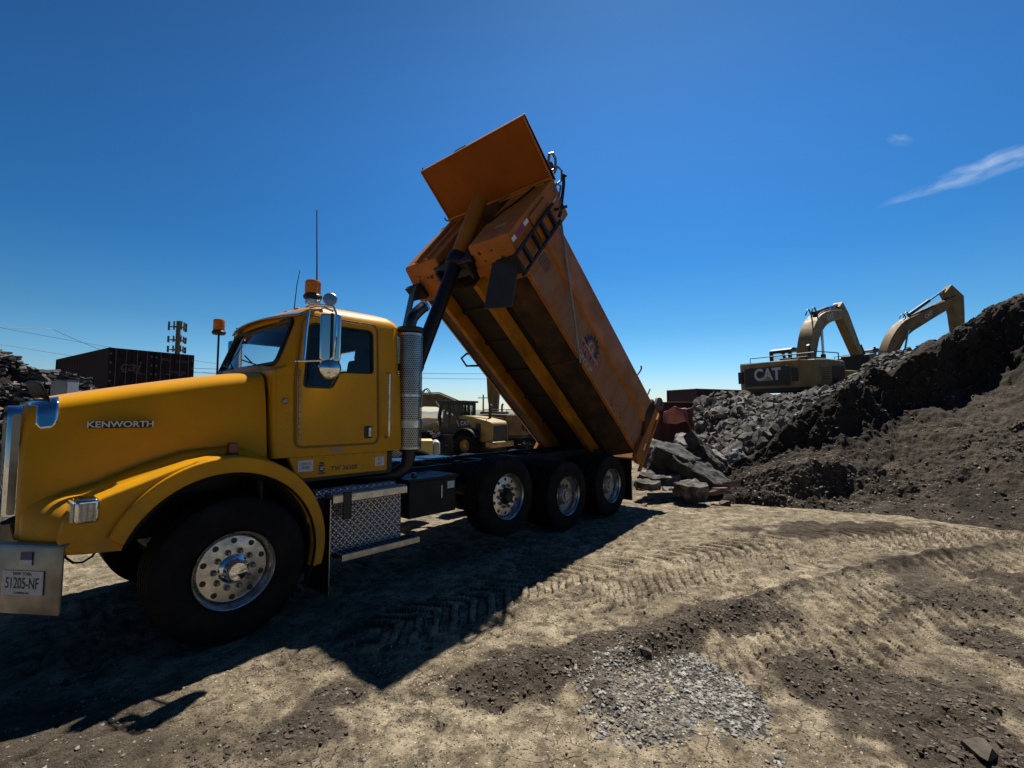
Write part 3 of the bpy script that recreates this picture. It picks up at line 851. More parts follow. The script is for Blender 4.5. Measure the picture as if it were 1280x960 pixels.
b = MB().lathe([(.066, 0), (.072, .0), (.072, .02), (.066, .02)], pts[-1], (.75, .1, 0.65), 24, closed=True); b.build('exhaust_rim', M['polish'], muf)
b = MB().tube([(SX, SY, 1.40), (SX, SY, 1.3), (SX-.03, SY+.01, 1.2), (SX-.12, SY+.05, 1.13), (SX-.24, SY+.12, 1.1), (SX-.45, SY+.3, 1.08)], .075, 16)
b.build('exhaust_pipe', M['plastic'], muf)
b = MB().bx(1.72, 1.80, -.92, -.5, 1.5, 1.58).bx(1.72, 1.80, -.92, -.5, 2.3, 2.38).bx(1.735, 1.79, -.6, -.5, 1.1, 2.4); b.build('stack_bracket', M['black'], muf)

# ---- steps
b = MB().bx(.70, 1.60, -1.06, -.93, .99, 1.075)
b.build('running_board', M['diamond'], truck, .008)
st = MB().prism([(-1.20, .955), (-1.215, .97), (-1.215, 1.035), (-1.20, 1.045), (-1.06, 1.045), (-1.06, .955)], .80, 1.63, axis='x').build('upper_step', M['diamond'], truck, .006)
MB().bx(.80, 1.63, -1.2165, -1.2145, .965, 1.03).build('step_edge_trim', M['polish'], st)
MB().bx(.90, .985, -1.226, -1.2, .80, 1.05).build('step_hanger', M['plastic'], truck, .004)
MB().bx(.80, 1.62, -1.13, -1.05, .47, .955).build('tank_cover', M['diamond'], truck, .01)
st = MB().bx(.87, 1.76, -1.27, -1.09, .425, .49).build('lower_step', M['diamond'], truck, .006)
MB().bx(.87, 1.76, -1.273, -1.268, .43, .485).build('step_edge_trim', M['polish'], st)
b = MB()
for k in range(15): b.bx(.90+.057*k, .93+.057*k, -1.255, -1.11, .488, .494)
b.build('step_grip', M['black'], st)
b = MB().bx(.62, .80, -1.1, -.5, .5, 1.0).bx(.80, 1.62, -1.05, -.5, .42, .97)
b.build('tank_body', M['black'], truck, .02)
MB().bx(.775, .785, -1.20, -.72, .12, 1.0).build('mud_flap', M['rubber'], truck)
MB().tube([(.78, -1.205, .12), (.78, -1.205, 1.0)], .006, 6).build('mud_flap_edge', M['polish'], truck)
bb = MB().bx(1.80, 2.50, -1.02, -.5, .62, 1.03).build('battery_box', M['black'], truck, .012)
MB().bx(1.77, 2.53, -1.05, -.48, 1.028, 1.06).build('battery_lid', M['black'], bb, .008)
MB().bx(2.36, 2.47, -1.023, -1.019, .90, .985).build('label', M['white'], bb)
MB().bx(2.26, 2.275, -1.03, -1.02, .80, .95).build('latch', M['polish'], bb)
MB().lathe([(0, 0), (.03, 0), (.035, .03), (.02, .05), (0, .05)], (1.99, -.85, 1.06), (0, 0, 1), 14).build('filler_cap', M['dullchrome'], truck)
# deck plates and coiled hose on top of the frame
b = MB().bx(2.1, 2.75, -.1, .36, 1.14, 1.16).bx(2.85, 3.3, -.05, .36, 1.14, 1.165)
b.build('deck_plate', M['diamond'], truck, .004)
b = MB()
for k in range(3):
    b.tube([(1.95+.02*k+.36*math.cos(a), .15+.03*k+.1*math.cos(a), 1.10+.30*math.sin(a)) for a in np.linspace(0, PI, 14)], .022, 8)
b.build('air_hose', mat('pale_hose', (.5, .5, .48), (.35, .34, .32), 10, .5), truck)

# ---- wheels
def wheel(name, X, Y, Z, Rt, w, s, style, nuts=True):
    ax = (0, s, 0)
    h = w/2
    pr = [(.285, -h*.82), (.315, -h*.90), (Rt-.15, -h*1.03), (Rt-.055, -h*1.0), (Rt-.02, -h*.93), (Rt, -h*.83)]
    for g in ([-.5, 0, .5] if style != 'front' else [-.55, -.18, .18, .55]):
        pr += [(Rt, h*g-.012), (Rt-.016, h*g-.008), (Rt-.016, h*g+.008), (Rt, h*g+.012)]
    pr += [(Rt, h*.83), (Rt-.02, h*.93), (Rt-.055, h*1.0), (Rt-.10, h*1.015), (Rt-.11, h*1.03), (Rt-.15, h*1.03), (.37, h*1.0), (.35, h*1.008), (.335, h*.985), (.315, h*.90), (.285, h*.82)]
    wo = MB().lathe(pr, (0, 0, 0), ax, 64, closed=True).build('wheel', M['rubber'], truck, smooth=40)
    wo.location = (X, Y, Z)
    F = h*.99                                        # flange plane
    b = MB()
    if style in ('front', 'alloy'):
        b.lathe([(.28, F-.30), (.303, F-.30), (.303, F-.28), (.278, F-.25), (.27, F-.08), (.287, F-.03), (.293, F-.012), (.303, F), (.306, F-.004), (.306, F-.014), (.303, F-.016), (.29, F-.03)], (0, 0, 0), ax, 64)
        b.lathe([(.274, F-.12), (.266, F-.085), (.255, F-.072), (.19, F-.062), (.17, F-.060), (.10, F-.058), (.10, F-.09)], (0, 0, 0), ax, 64)
        rim = b.build('rim', M['polish'], wo, smooth=40)
        hb = .10 if style == 'front' else .06
        b = MB().lathe([(.115, F-.064), (.112, F-.045), (.10, F-.035), (.086, F-.028), (.08, F-.04+hb*.7), (.066, F-.04+hb*.95), (.03, F-.04+hb), (0, F-.04+hb)], (0, 0, 0), ax, 32)
        hub = b.build('hub_cap', M['chrome'] if style == 'front' else M['black'], wo, smooth=40)
        hh, nh, rh = [(0, F-.072), (.0225, F-.070), (.0225, F-.0635), (0, F-.0635)], 10, .222
        bases = .143; dz = F-.060
    else:
        D = .15
        b.lathe([(.28, F-.26), (.303, F-.26), (.303, F-.24), (.278, F-.2), (.262, F-D+.02), (.27, F-.06), (.287, F-.03), (.293, F-.012), (.303, F), (.306, F-.004), (.306, F-.014), (.303, F-.016), (.29, F-.03)], (0, 0, 0), ax, 64)
        b.build('rim', M['polish'], wo, smooth=40)
        b = MB().lathe([(.27, F-.11), (.25, F-.13), (.20, F-D), (.12, F-D-.005), (.12, F-D-.03)], (0, 0, 0), ax, 48)
        b.build('rim_disc', M['steel_rim'], wo, smooth=40)
        b = MB().lathe([(.125, F-D), (.12, F-.10), (.108, F-.06), (.10, F-.05), (.075, F-.045), (.07, F-.02), (0, F-.02)], (0, 0, 0), ax, 32)
        b.build('hub_cap', M['steel_rim'], wo, smooth=40)
        hh, nh, rh = [(0, F-D+.0), (.03, F-D+.006), (.03, F-D+.009), (0, F-D+.009)], 5, .205
        bases = .143; dz = F-D
    if nuts:
        hm = MB().lathe(hh, (0, 0, 0), ax, 14).mesh('hand_hole', M['plastic'], 35)
        for k in range(nh):
            a = 2*PI*(k+.5)/nh
            n = bpy.data.objects.new('hand_hole', hm); C.collection.objects.link(n); n.parent = wo
            n.location = (rh*math.cos(a), 0, rh*math.sin(a))
        nb = MB().lathe([(.0, 0), (.024, 0), (.024, .008), (.018, .012), (.0175, .034), (.012, .044), (0, .046)], (0, 0, 0), ax, 12).mesh('lug_nut', M['dullchrome'], 35)
        for k in range(10):
            a = 2*PI*k/10
            n = bpy.data.objects.new('lug_nut', nb); C.collection.objects.link(n); n.parent = wo
            n.location = (bases*math.cos(a), s*dz, bases*math.sin(a))
    return wo
FRW = wheel('w', 0, -1.0, .55, .568, .395, -1, 'front')
wheel('w', 3.29, -1.02, .70, .525, .35, -1, 'alloy')
for X in (4.695, 6.053):
    wheel('w', X, -1.05, .53, .525, .28, -1, 'drive')
    wheel('w', X, -.71, .53, .525, .28, -1, 'drive', False)
    wheel('w', X, 1.05, .53, .525, .28, 1, 'drive', False)
wheel('w', 0, 1.0, .55, .568, .395, 1, 'front', False)
wheel('w', 3.29, 1.02, .70, .525, .35, 1, 'alloy', False)
# rear mud flaps, black rear frame
for s in (-1, 1):
    MB().bx(6.72, 6.735, s*1.22, s*.62, .18, .95).build('mud_flap', M['rubber'], truck)
    MB().tube([(6.728, s*1.225, .18), (6.728, s*1.225, .62)], .009, 6).build('mud_flap_edge', M['polish'], truck)
b = MB().bx(6.55, 7.05, -.55, .55, .75, 1.1).bx(6.9, 7.0, -1.1, 1.1, .72, .9).tube([(6.95, -.8, 1.12), (6.95, .8, 1.12)], .06, 12)
b.build('rear_hinge_frame', M['black'], truck, .01)
# =================================================================== DUMP BODY (local: x = along floor to the rear, z = up off the floor)
BO = (3.753, 0, 3.844)
BT = R(40.2)
# side shell
def ring_yz(pts, x0, x1): return MB().prism(pts, x0, x1, axis='x')
bed = None
bed = MB().prism([(-.62, -.125), (.62, -.125), (.62, -.075), (-.62, -.075)], -.10, 4.33, axis='x').build('dump_body', M['bed_floor'], truck)
for s in (-1, 1):
    MB().prism([(s*1.195, 1.0), (s*1.195, .58), (s*1.16, .0), (s*1.11, .0), (s*1.14, .58), (s*1.14, 1.0)], -.56, 4.33, axis='x').build('side_wall', M['bed_dusty'], bed, .004)
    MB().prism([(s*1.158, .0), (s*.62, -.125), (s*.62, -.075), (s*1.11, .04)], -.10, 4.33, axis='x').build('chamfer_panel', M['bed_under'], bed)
bed.location = BO; bed.rotation_euler = (0, BT, 0)
lab(bed, 'raised orange dump body with dusty sides')
for s in (-1, 1):
    # box-section top rail and thin rail at the lower edge
    MB().prism([(s*1.235, .62), (s*1.235, 1.12), (s*1.22, 1.15), (s*1.14, 1.15), (s*1.13, 1.12), (s*1.19, .60)], -.57, 4.33, axis='x').build('top_rail', M['bed_paint'], bed, .006)
    MB().prism([(s*1.172, .035), (s*1.182, -.02), (s*1.13, -.03), (s*1.14, .035)], -.3, 4.33, axis='x').build('lower_rail', M['bed_paint'], bed, .004)
    MB().bx(-.2, 4.2, s*.50, s*.40, -.36, -.125).build('long_sill', mat('sill_paint', (.42, .165, .004), (.20, .075, .006), 2, .6, rough2=.8, spec=.25) if s < 0 else bpy.data.materials['sill_paint'], bed, .01)
for k in range(6): MB().bx(.3+.72*k, .36+.72*k, -.40, .40, -.17, -.125).build('cross_member', M['bed_floor'], bed)
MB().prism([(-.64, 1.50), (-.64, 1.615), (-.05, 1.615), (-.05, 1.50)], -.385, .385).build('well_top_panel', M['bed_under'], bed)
# dirt ledge seam on the underside
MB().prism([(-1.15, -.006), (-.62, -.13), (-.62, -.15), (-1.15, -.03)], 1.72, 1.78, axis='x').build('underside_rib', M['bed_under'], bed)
# front wall: two boxes either side of the hoist well
prof = [(-.63, 1.62), (-.66, .62), (-.66, .05), (-.63, .02), (-.34, -.06), (-.32, -.09), (-.12, -.14), (-.02, -.12), (-.02, 1.55), (-.57, 1.62)]
for s in (-1, 1):
    fb = MB().prism(prof, s*1.195, s*.38).build('front_box', M['bed_paint'], bed, .012)
    for k in range(2):
        y = s*(.62+.26*k)
        MB().prism([(-.70, .06), (-.70, 1.28), (-.63, 1.45), (-.62, .06)], y-.035, y+.035).build('front_rib', M['bed_paint'], bed, .006) if s > 0 else None
    # bolt holes and stains on the sloping underside
    bb_ = MB()
    q = random.Random(5+s)
    for k in range(7):
        u_ = -.56+.2*q.random(); y = s*(.5+.55*q.random()); vv = .02-(u_+.63)*.276
        bb_.lathe([(0, 0), (.014+.02*q.random(), 0.001), (.01, .006), (0, .006)], (u_, y, vv-.001), (-.27, 0, -.96), 10)
    bb_.build('bolt', M['plastic'], bed)
MB().bx(-.12, -.06, -.39, .39, -.12, 1.6).build('well_back_panel', M['bed_under'], bed)
MB().tube([(-.66, -1.2, 1.56), (-.665, 1.2, 1.56)], .022, 8).build('head_tube', M['bed_paint'], bed)
MB().bx(-.665, -.635, -1.1, -.15, 1.46, 1.50).build('head_ledge', M['bed_paint'], bed, .004)
# cab shield
b = MB().prism([(-.62, 1.60), (-1.60, 1.66), (-1.605, 1.70), (-.57, 1.665)], -1.2, 1.2)
sh = b.build('cab_shield', mat('shield_paint', (.26, .068, .002), (.20, .055, .003), 1.4, .6, rough2=.75, spec=.2, bump=.25, bscale=3), bed, .006)
b = MB()
for s in (-1, 1): b.prism([(-.60, 1.56), (-1.60, 1.63), (-1.60, 1.71), (-.58, 1.68)], s*1.2, s*1.185)
b.bx(-1.615, -1.6, -1.2, 1.2, 1.64, 1.72)
b.build('shield_edge', M['bed_paint'], sh, .004)
b = MB().tube([(-1.61, .12, 1.70), (-1.61, .12, 1.78), (-1.61, .36, 1.79), (-1.61, .36, 1.70)], .011, 6)
b.build('shield_handle', M['black'], sh)
b = MB().tube([(-1.6, 1.19, 1.71), (-1.64, 1.2, 1.74)], .012, 6).tube([(-.63, 1.2, 1.58), (-.68, 1.26, 1.56), (-.72, 1.3, 1.6)], .014, 6)
b.tube([(-.60, 1.22, 1.5), (-.60, 1.3, 1.40), (-.58, 1.3, 1.2)], .018, 6)
b.build('tarp_hook', M['black'], sh)
# tarp gear on the head of the body
b = MB().lathe([(0, -1.15), (.075, -1.15), (.08, 0), (.075, 1.15), (0, 1.15)], (-.75, 0, 1.80), (0, 1, 0), 18)
tr = b.build('tarp_roll', M['canvas'], bed)
b = MB()
b.tube([(-.86, -1.2, 1.70), (-.93, -1.21, 1.80), (-.90, -1.21, 1.90), (-.80, -1.21, 1.90), (-.70, -1.21, 1.78), (-.72, -1.2, 1.68)], .022, 8)
b.tube([(-.66, -1.2, 1.70), (-.70, -1.22, 1.84), (-.60, -1.22, 1.90), (-.50, -1.22, 1.78), (-.52, -1.22, 1.62)], .018, 8)
b.build('tarp_bracket', M['steel_tube'], tr)
b = MB().tube([(1.69, -1.27, -.17), (.74, -1.28, .52), (-.20, -1.285, 1.20), (-.30, -1.285, 1.30), (-.34, -1.285, 1.42)], .019, 8)
ta = b.build('tarp_arm', M['steel_tube'], bed)
b = MB().tube([(-.19, -1.285, 1.16), (-.22, -1.29, 1.24), (-.46, -1.29, 1.66), (-.56, -1.29, 1.78), (-.52, -1.28, 1.84)], .026, 8).tube([(-.28, -1.2, 1.26), (-.25, -1.40, 1.30)], .022, 6)
b.build('arm_joint', M['black'], ta)
MB().lathe([(0, -.03), (.06, -.03), (.06, .02), (0, .03)], (1.69, -1.24, -.14), (0, -1, 0), 16).build('arm_pivot', M['black'], ta)
# tarp arm on the far side shows below the body
b = MB().tube([(1.44, 1.15, .05), (1.36, 1.27, .02), (1.34, 1.30, -.13), (1.47, 1.2, -.22), (1.62, 1.05, -.08)], .022, 8)
b.build('far_bracket', M['black'], bed)
# ladder
b = MB()
for u_ in (-.415, -.125):
    b.prism([(u_-.02, 1.18), (u_-.02, -.25), (u_+.02, -.25), (u_+.02, 1.18)], -1.30, -1.255)
lad = b.build('ladder', M['black'], bed, .004)
for v_ in (.98, .68, .38, .06, -.2):
    MB().bx(-.41, -.13, -1.31, -1.25, v_-.028, v_+.028).build('rung', M['black'], lad, .004)
b = MB().tube([(-.50, -1.25, 1.40), (-.56, -1.27, 1.52), (-.48, -1.27, 1.60), (-.40, -1.27, 1.45), (-.41, -1.27, 1.18)], .016, 8)
b.build('grab_loop', M['steel_tube'], lad)
# rubber flaps hanging below the front corners
for s in (-1, 1):
    pts = [(-.30, s*1.25, -.13), (.02, s*1.25, -.75), (-.10, s*.88, -.86), (-.42, s*.88, -.22)]
    b = MB()
    a, c, d, e = [Vector(p) for p in pts]
    n = (c-a).cross(e-a).normalized()*.012
    b.add([p+n for p in (a, c, d, e)]+[p-n for p in (a, c, d, e)], [(0, 1, 2, 3), (7, 6, 5, 4), (0, 4, 5, 1), (1, 5, 6, 2), (2, 6, 7, 3), (3, 7, 4, 0)])
    b.build('rubber_flap', mat('flap_rubber', (.018, .021, .028), (.03, .031, .034), 6, .6) if s < 0 else bpy.data.materials['flap_rubber'], bed)
    MB().bx(-.4, -.14, s*1.25, s*.88, -.2, -.12).build('flap_bracket', M['black'], bed)
# reflective tape
tp = None
for v0, v1, m in ((.02, .13, 'tape_white'), (.14, .40, 'tape_red'), (.42, .55, 'tape_white'), (.56, .82, 'tape_red')):
    MB().bx(-.575, -.515, -1.2, -1.1985, v0, v1).build('reflective_tape', M[m], bed)
MB().bx(-.6625, -.6605, -.95, -.72, .36, .385).bx(-.6625, -.6605, -.95, -.72, .41, .435).build('worn_stripe', mat('worn_stripe', (.3, .3, .2), None, rough=.7), bed)
b = MB().tube([(-.67, -.95, 1.42), (-.69, -.92, 1.2), (-.69, -.80, 1.02), (-.69, -.62, .86), (-.67, -.45, .70), (-.6, -.36, .5), (-.55, -.33, .1)], .016, 8)
b.build('hydraulic_hose', M['rubber'], bed)
# emblem: gear with two words under it, and small stencil lines nearer the ladder
gear = []
for k in range(14):
    a0 = 2*PI*k/14
    for da, rr in ((-.13, .205), (-.10, .255), (.10, .255), (.13, .205)):
        gear.append((rr*math.cos(a0+da), rr*math.sin(a0+da)))
inner_ = [(.14*math.cos(2*PI*k/56-.13), .14*math.sin(2*PI*k/56-.13)) for k in range(56)]
def side_y(v): return -(1.16+.035*v/.58)
b = MB()
GU, GV = 1.86, .36
o_ = [(GU+x, side_y(GV+z)-.004, GV+z) for x, z in gear]; i_ = [(GU+x, side_y(GV+z)-.004, GV+z) for x, z in inner_]
b.loft([o_, i_], caps=False)
em = b.build('side_emblem', M['navy'], bed, smooth=None)
tilt = math.atan(.035/.58)
text_obj('emblem_monogram', 'G', .26, M['palewear'], em, (GU, side_y(GV)-.004, GV+.01), (R(90), 0, 0), .001)
text_obj('emblem_word', 'UNITY', .21, M['red_paint'], em, (GU+.02, side_y(.2)-.005, .20), (R(90)+tilt, 0, 0), .001, .006, 1.0)
MB().add([(GU-.32, side_y(.29)-.005, .288), (GU+.34, side_y(.29)-.005, .288), (GU+.34, side_y(.305)-.005, .305), (GU-.32, side_y(.305)-.005, .305)], [(0, 1, 2, 3)]).build('emblem_rule', M['palewear'], em)
text_obj('emblem_small_word', 'GROUP', .15, M['palewear'], em, (GU+.02, side_y(.06)-.005, .065), (R(90)+tilt, 0, 0), .001, .001, 1.0)
b = MB()
q = random.Random(3)
for r_ in range(5):
    x = -.02
    while x < .22:
        l = .015+.03*q.random(); v_ = .50-.045*r_
        b.add([(x, side_y(v_)-.003, v_), (x+l, side_y(v_)-.003, v_), (x+l, side_y(v_)-.003, v_+.026), (x, side_y(v_)-.003, v_+.026)], [(0, 1, 2, 3)]); x += l+.014
b.build('stencil_marking', M['ink'], bed, smooth=None)
# scars and holes near the rear of the side
b = MB(); q = random.Random(8)
for k in range(9):
    u_ = 2.9+1.1*q.random(); v_ = .06+.12*q.random(); r_ = .012+.016*q.random()
    b.lathe([(0, 0), (r_, 0), (r_*.8, .003), (0, .003)], (u_, side_y(v_)-.001, v_), (0, -1, 0), 8)
b.build('rust_scar', M['bed_under'], bed)
# tailgate and corner posts
tg = MB().bx(4.36, 4.46, -1.17, 1.17, -.12, 1.28).build('tailgate', M['bed_paint'], bed, .01)
b = MB()
for y in (-.8, -.27, .27, .8): b.bx(4.46, 4.54, y-.05, y+.05, -.08, 1.22)
b.bx(4.46, 4.55, -1.15, 1.15, .5, .6)
b.build('tailgate_rib', M['bed_paint'], tg, .006)
for s in (-1, 1):
    MB().prism([(4.20, -.16), (4.33, -.22), (4.47, -.18), (4.44, 1.22), (4.30, 1.30), (4.27, .7), (4.2, .1)], s*1.265, s*1.17).build('corner_post', M['bed_paint'], bed, .008)
    MB().prism([(4.05, .78), (4.27, .25), (4.31, .27), (4.31, 1.2), (4.12, 1.2)], s*1.25, s*1.19).build('post_gusset', M['bed_under'], bed, .004)
    MB().prism(roundpoly([(4.20, 1.10), (4.20, 1.32), (4.33, 1.42), (4.50, 1.40), (4.52, 1.24), (4.40, 1.12)], .03), s*1.30, s*1.24).build('hinge_ear', mat('hinge_ear_steel', (.09, .06, .045), (.16, .10, .07), 12, .6, .3) if s < 0 else bpy.data.materials['hinge_ear_steel'], bed, .006)
    MB().prism([(4.46, -.35), (4.54, -.3), (4.56, 1.1), (4.50, 1.15)], s*1.27, s*1.23).build('tailgate_lever', M['bed_paint'], bed, .004)
    MB().lathe([(0, -.02), (.035, -.02), (.035, .03), (0, .03)], (4.40, s*1.28, 1.30), (0, s, 0), 12).build('hinge_pin', M['black'], bed)
MB().bx(4.36, 4.40, -1.27, -1.268, .10, .26).build('reflective_tape', M['tape_white'], bed)
b = MB().tube([(3.36, -1.2, 1.14), (3.38, -1.22, 1.28), (3.36, -1.24, 1.34), (3.30, -1.25, 1.36)], .016, 6).tube([(3.95, -1.2, 1.14), (3.96, -1.2, 1.34)], .014, 6)
b.build('rail_hook', M['black'], bed)

# ---- hoist cylinder: yellow outer tube on top, dark stages below
T = Vector((3.905, 0, 5.38)); B_ = Vector((2.02, 0, 1.05)); dr = (B_-T).normalized()
def hp(z): return T+(B_-T)*((T.z-z)/(T.z-B_.z))
hc = MB().lathe([(0, -.02), (.115, -.02), (.128, .0), (.128, (hp(4.22)-T).length), (.0, (hp(4.22)-T).length)], T, dr, 32).build('hoist_cylinder', mat('hoist_paint', (.38, .15, .008), (.30, .11, .008), 3, .5, rough2=.65, spec=.3), truck)
L0 = (hp(4.24)-T).length
MB().lathe([(.0, L0-.06), (.15, L0-.05), (.16, L0), (.16, L0+.14), (.14, L0+.17), (0, L0+.17)], T, dr, 28).build('hoist_collar', M['dkblue'], hc)
L1 = (hp(2.5)-T).length; L2 = (B_-T).length
MB().lathe([(0, L0+.1), (.105, L0+.1), (.105, L1), (.112, L1), (.112, L1+.06), (.088, L1+.06), (.088, L2-.1), (.10, L2-.1), (.10, L2+.05), (0, L2+.05)], T, dr, 28).build('hoist_stage', M['dkblue'], hc)
b = MB().tube([(2.02, -.4, 1.05), (2.02, .4, 1.05)], .06, 12).bx(1.9, 2.14, -.36, -.2, .9, 1.2).bx(1.9, 2.14, .2, .36, .9, 1.2)
b.build('hoist_mount', M['black'], hc)
cm = hp(4.12)
b = MB().box(cm+Vector((.12, 0, .02)), (.3, .72, .24), (0, BT, 0)).tube([cm+Vector((0, -.42, 0)), cm+Vector((0, .42, 0))], .065, 12)
b.box(cm+Vector((.10, -.34, -.05)), (.26, .06, .34), (0, BT, 0)).box(cm+Vector((.10, .34, -.05)), (.26, .06, .34), (0, BT, 0))
b.build('trunnion', M['dkblue'], hc, .012)
# =================================================================== GROUND
def poly_dist(x, y, pts):
    """distance to a polyline, arc length along it and signed side"""
    best = np.full(x.shape, 1e9); al = np.zeros(x.shape); sg = np.zeros(x.shape); L = 0
    for (ax, ay), (bx_, by_) in zip(pts[:-1], pts[1:]):
        dx, dy = bx_-ax, by_-ay; l = math.hypot(dx, dy)
        t = np.clip(((x-ax)*dx+(y-ay)*dy)/l**2, 0, 1)
        px, py = ax+t*dx, ay+t*dy
        d = np.hypot(x-px, y-py)
        k = d < best
        best = np.where(k, d, best); al = np.where(k, L+t*l, al)
        sg = np.where(k, ((x-ax)*dy-(y-ay)*dx)/l, sg)
        L += l
    return best, al, sg
def smooth_pts(pts, n=8):
    pts = [np.array(p, float) for p in pts]; out = []
    P = [2*pts[0]-pts[1]]+pts+[2*pts[-1]-pts[-2]]
    for i in range(1, len(P)-2):
        for k in range(n):
            t = k/n; a, b, c, d = P[i-1], P[i], P[i+1], P[i+2]
            out.append(tuple(.5*((2*b)+(-a+c)*t+(2*a-5*b+4*c-d)*t*t+(-a+3*b-3*c+d)*t**3)))
    out.append(tuple(pts[-1])); return out
TR1 = smooth_pts([(1.55, -4.02), (1.911, -4.10), (2.45, -4.22), (3.0, -4.35), (4.0, -4.66), (5.43, -5.25), (7.1, -6.15), (10, -7.9)])
TR2 = smooth_pts([(.8, -1.95), (2.224, -2.179), (3.51, -2.542), (5.02, -3.22), (6.89, -4.3), (8.8, -6.1)])
TR3 = smooth_pts([(-1.3, -2.1), (-.2, -2.75), (.6, -3.15), (1.4, -3.6)])
TR4 = smooth_pts([(2.6, -3.0), (4.0, -3.35), (5.6, -4.05), (7.4, -5.3), (9, -6.8)])
TR5 = smooth_pts([(2.3, -4.75), (3.2, -4.95), (4.4, -5.45), (6.0, -6.5)])
BERM = smooth_pts([(.95, -3.13), (1.43, -3.34), (1.81, -3.51), (2.27, -3.72), (2.85, -3.87), (3.29, -4.16)])
def ground_height(x, y):
    px, py = x-CAM.x, y-CAM.y
    s = px*RGT2.x+py*RGT2.y; d = px*FWD2.x+py*FWD2.y
    a = s/np.maximum(d, .5)
    z = -0.6*smooth(3.5, 11, y)*smooth(.36, .18, a)*(d > 0)
    near = smooth(40, 14, np.hypot(px, py))
    z = z+near*(.05*fbm(x*.45, y*.45, 3, 1)+.022*fbm(x*2.1, y*2.1, 3, 5))
    fine = smooth(13, 6, np.hypot(px, py))
    damp_shade = np.zeros(x.shape); grav = np.zeros(x.shape)
    # crusty broken surface
    n1 = fbm(x*7, y*7, 4, 9)
    z = z+fine*(.016*n1+.007*fbm(x*19, y*23, 3, 10))
    crk = np.abs(fbm(x*3.2+.4*n1, y*4.5, 3, 21))
    z = z-fine*.028*smooth(.07, .0, crk); damp_shade = np.maximum(damp_shade, fine*.75*smooth(.05, .0, crk)*np.clip(.6+2*fbm(x*.9, y*.9, 3, 22), 0, 1))  # crevices sunk, and their shade also put into the soil colour
    # tyre tracks with lug prints
    for tr, wd, dep, pitch, ph in ((TR1, .33, .055, .17, 0), (TR2, .36, .035, .20, 1), (TR3, .28, .02, .15, 2), (TR4, .30, .03, .19, .3), (TR5, .3, .03, .18, .7)):
        D, al, sg = poly_dist(x, y, tr)
        al = al+.05*fbm(x*2, y*2, 2, 60)
        inn_ = smooth(wd, wd-.08, D)
        z = z-inn_*dep*.5*(1+.5*fbm(x*1.7, y*1.7, 2, 33))
        ch = sg*.95 if tr in (TR1, TR4, TR5) else np.abs(sg)*.75
        lug = np.abs(((al+ch)/pitch+ph) % 1-.5)*2
        m = inn_*(.85+1.0*fbm(x*1.1, y*1.1, 2, 44+int(ph*3)))
        if tr is TR3: m = m*.2
        lg = lug+.24*fbm(x*9, y*9, 2, 8); z = z+np.clip(m, 0, 1)*.043*smooth(.57, .66, lg)
        damp_shade = np.maximum(damp_shade, 1.05*np.clip(m, 0, 1)*np.exp(-((lg-.52)/.09)**2))  # shade along the lug edges painted as dark bands in the soil colour
        if tr is TR1:
            far_ = np.exp(-((D-wd-.05)/.085)**2)*(sg < 0)*(.5+.9*np.clip(fbm(x*1.3, y*1.3, 3, 72)+.25, 0, 1))
            z = z+far_*.055*(1+1.0*fbm(x*11, y*11, 3, 73)); damp_shade = np.maximum(damp_shade, .85*far_)
        edge = np.exp(-((D-wd-.06)/.07)**2)
        rough = np.clip(.55+1.1*fbm(x*2.3, y*2.3, 3, 71+int(ph*3)), 0, 1)
        z = z+edge*rough*(.035 if tr is TR1 else .016)*(1+.9*fbm(x*10, y*10, 3, 3))
        damp_shade = np.maximum(damp_shade, edge*rough*(.8 if tr is TR1 else .4))
        damp_shade = np.maximum(damp_shade, .3*inn_*np.clip(fbm(x*1.5, y*1.5, 3, 90)+.05, 0, 1)*2)
    # dark berm pushed up beside the first track
    D, al, sg = poly_dist(x, y, BERM)
    f = np.exp(-(D/.16)**2)*np.clip(.75+fbm(x*3, y*3, 3, 12), 0, 1.4)
    z = z+f*.075*(1+.7*fbm(x*6, y*6, 4, 13))
    damp_shade = np.maximum(damp_shade, smooth(.42, .12, D+.25*fbm(x*5, y*5, 3, 14)))
    def blob(cx, cy, rx, ry, ang, seed, rough=.35):
        ca, sa = math.cos(ang), math.sin(ang)
        u = ((x-cx)*ca+(y-cy)*sa)/rx; v = (-(x-cx)*sa+(y-cy)*ca)/ry
        return smooth(1.15, .45, np.hypot(u, v)+rough*2*fbm(x*3.1, y*3.1, 4, seed))
    g = blob(1.80, -4.30, .31, .66, -.95, 15, .32)
    g = np.maximum(g, .52*blob(1.42, -3.95, .34, .55, -.8, 16, .5)); grav = np.maximum(grav, g); z = z-.010*g+.006*g*fbm(x*16, y*16, 2, 17)
    k = blob(2.25, -5.35, .62, 1.05, -.95, 18); damp_shade = np.maximum(damp_shade, k); z = z+k*(.03+.042*fbm(x*6, y*6, 4, 19))
    k = blob(3.95, -5.75, .38, .62, -.95, 20); damp_shade = np.maximum(damp_shade, k); z = z+k*(.025+.036*fbm(x*6, y*6, 4, 23))
    k = blob(.02, -2.55, .42, .30, .5, 22); damp_shade = np.maximum(damp_shade, .75*k); grav = np.maximum(grav, .35*k); z = z+k*(.005+.02*fbm(x*12, y*12, 3, 24))
    k = blob(5.5, -6.3, .5, .9, -.9, 25); damp_shade = np.maximum(damp_shade, .7*k); z = z+k*(.03+.05*fbm(x*6, y*6, 4, 26))
    k = blob(7.3, -4.2, 1.7, .5, -.75, 27); damp_shade = np.maximum(damp_shade, .7*k); z = z+k*(.03+.05*fbm(x*5, y*5, 4, 28))
    damp_shade = np.maximum(damp_shade, .6*np.clip(fbm(x*.55, y*.55, 4, 29)*2.2-.15, 0, 1))
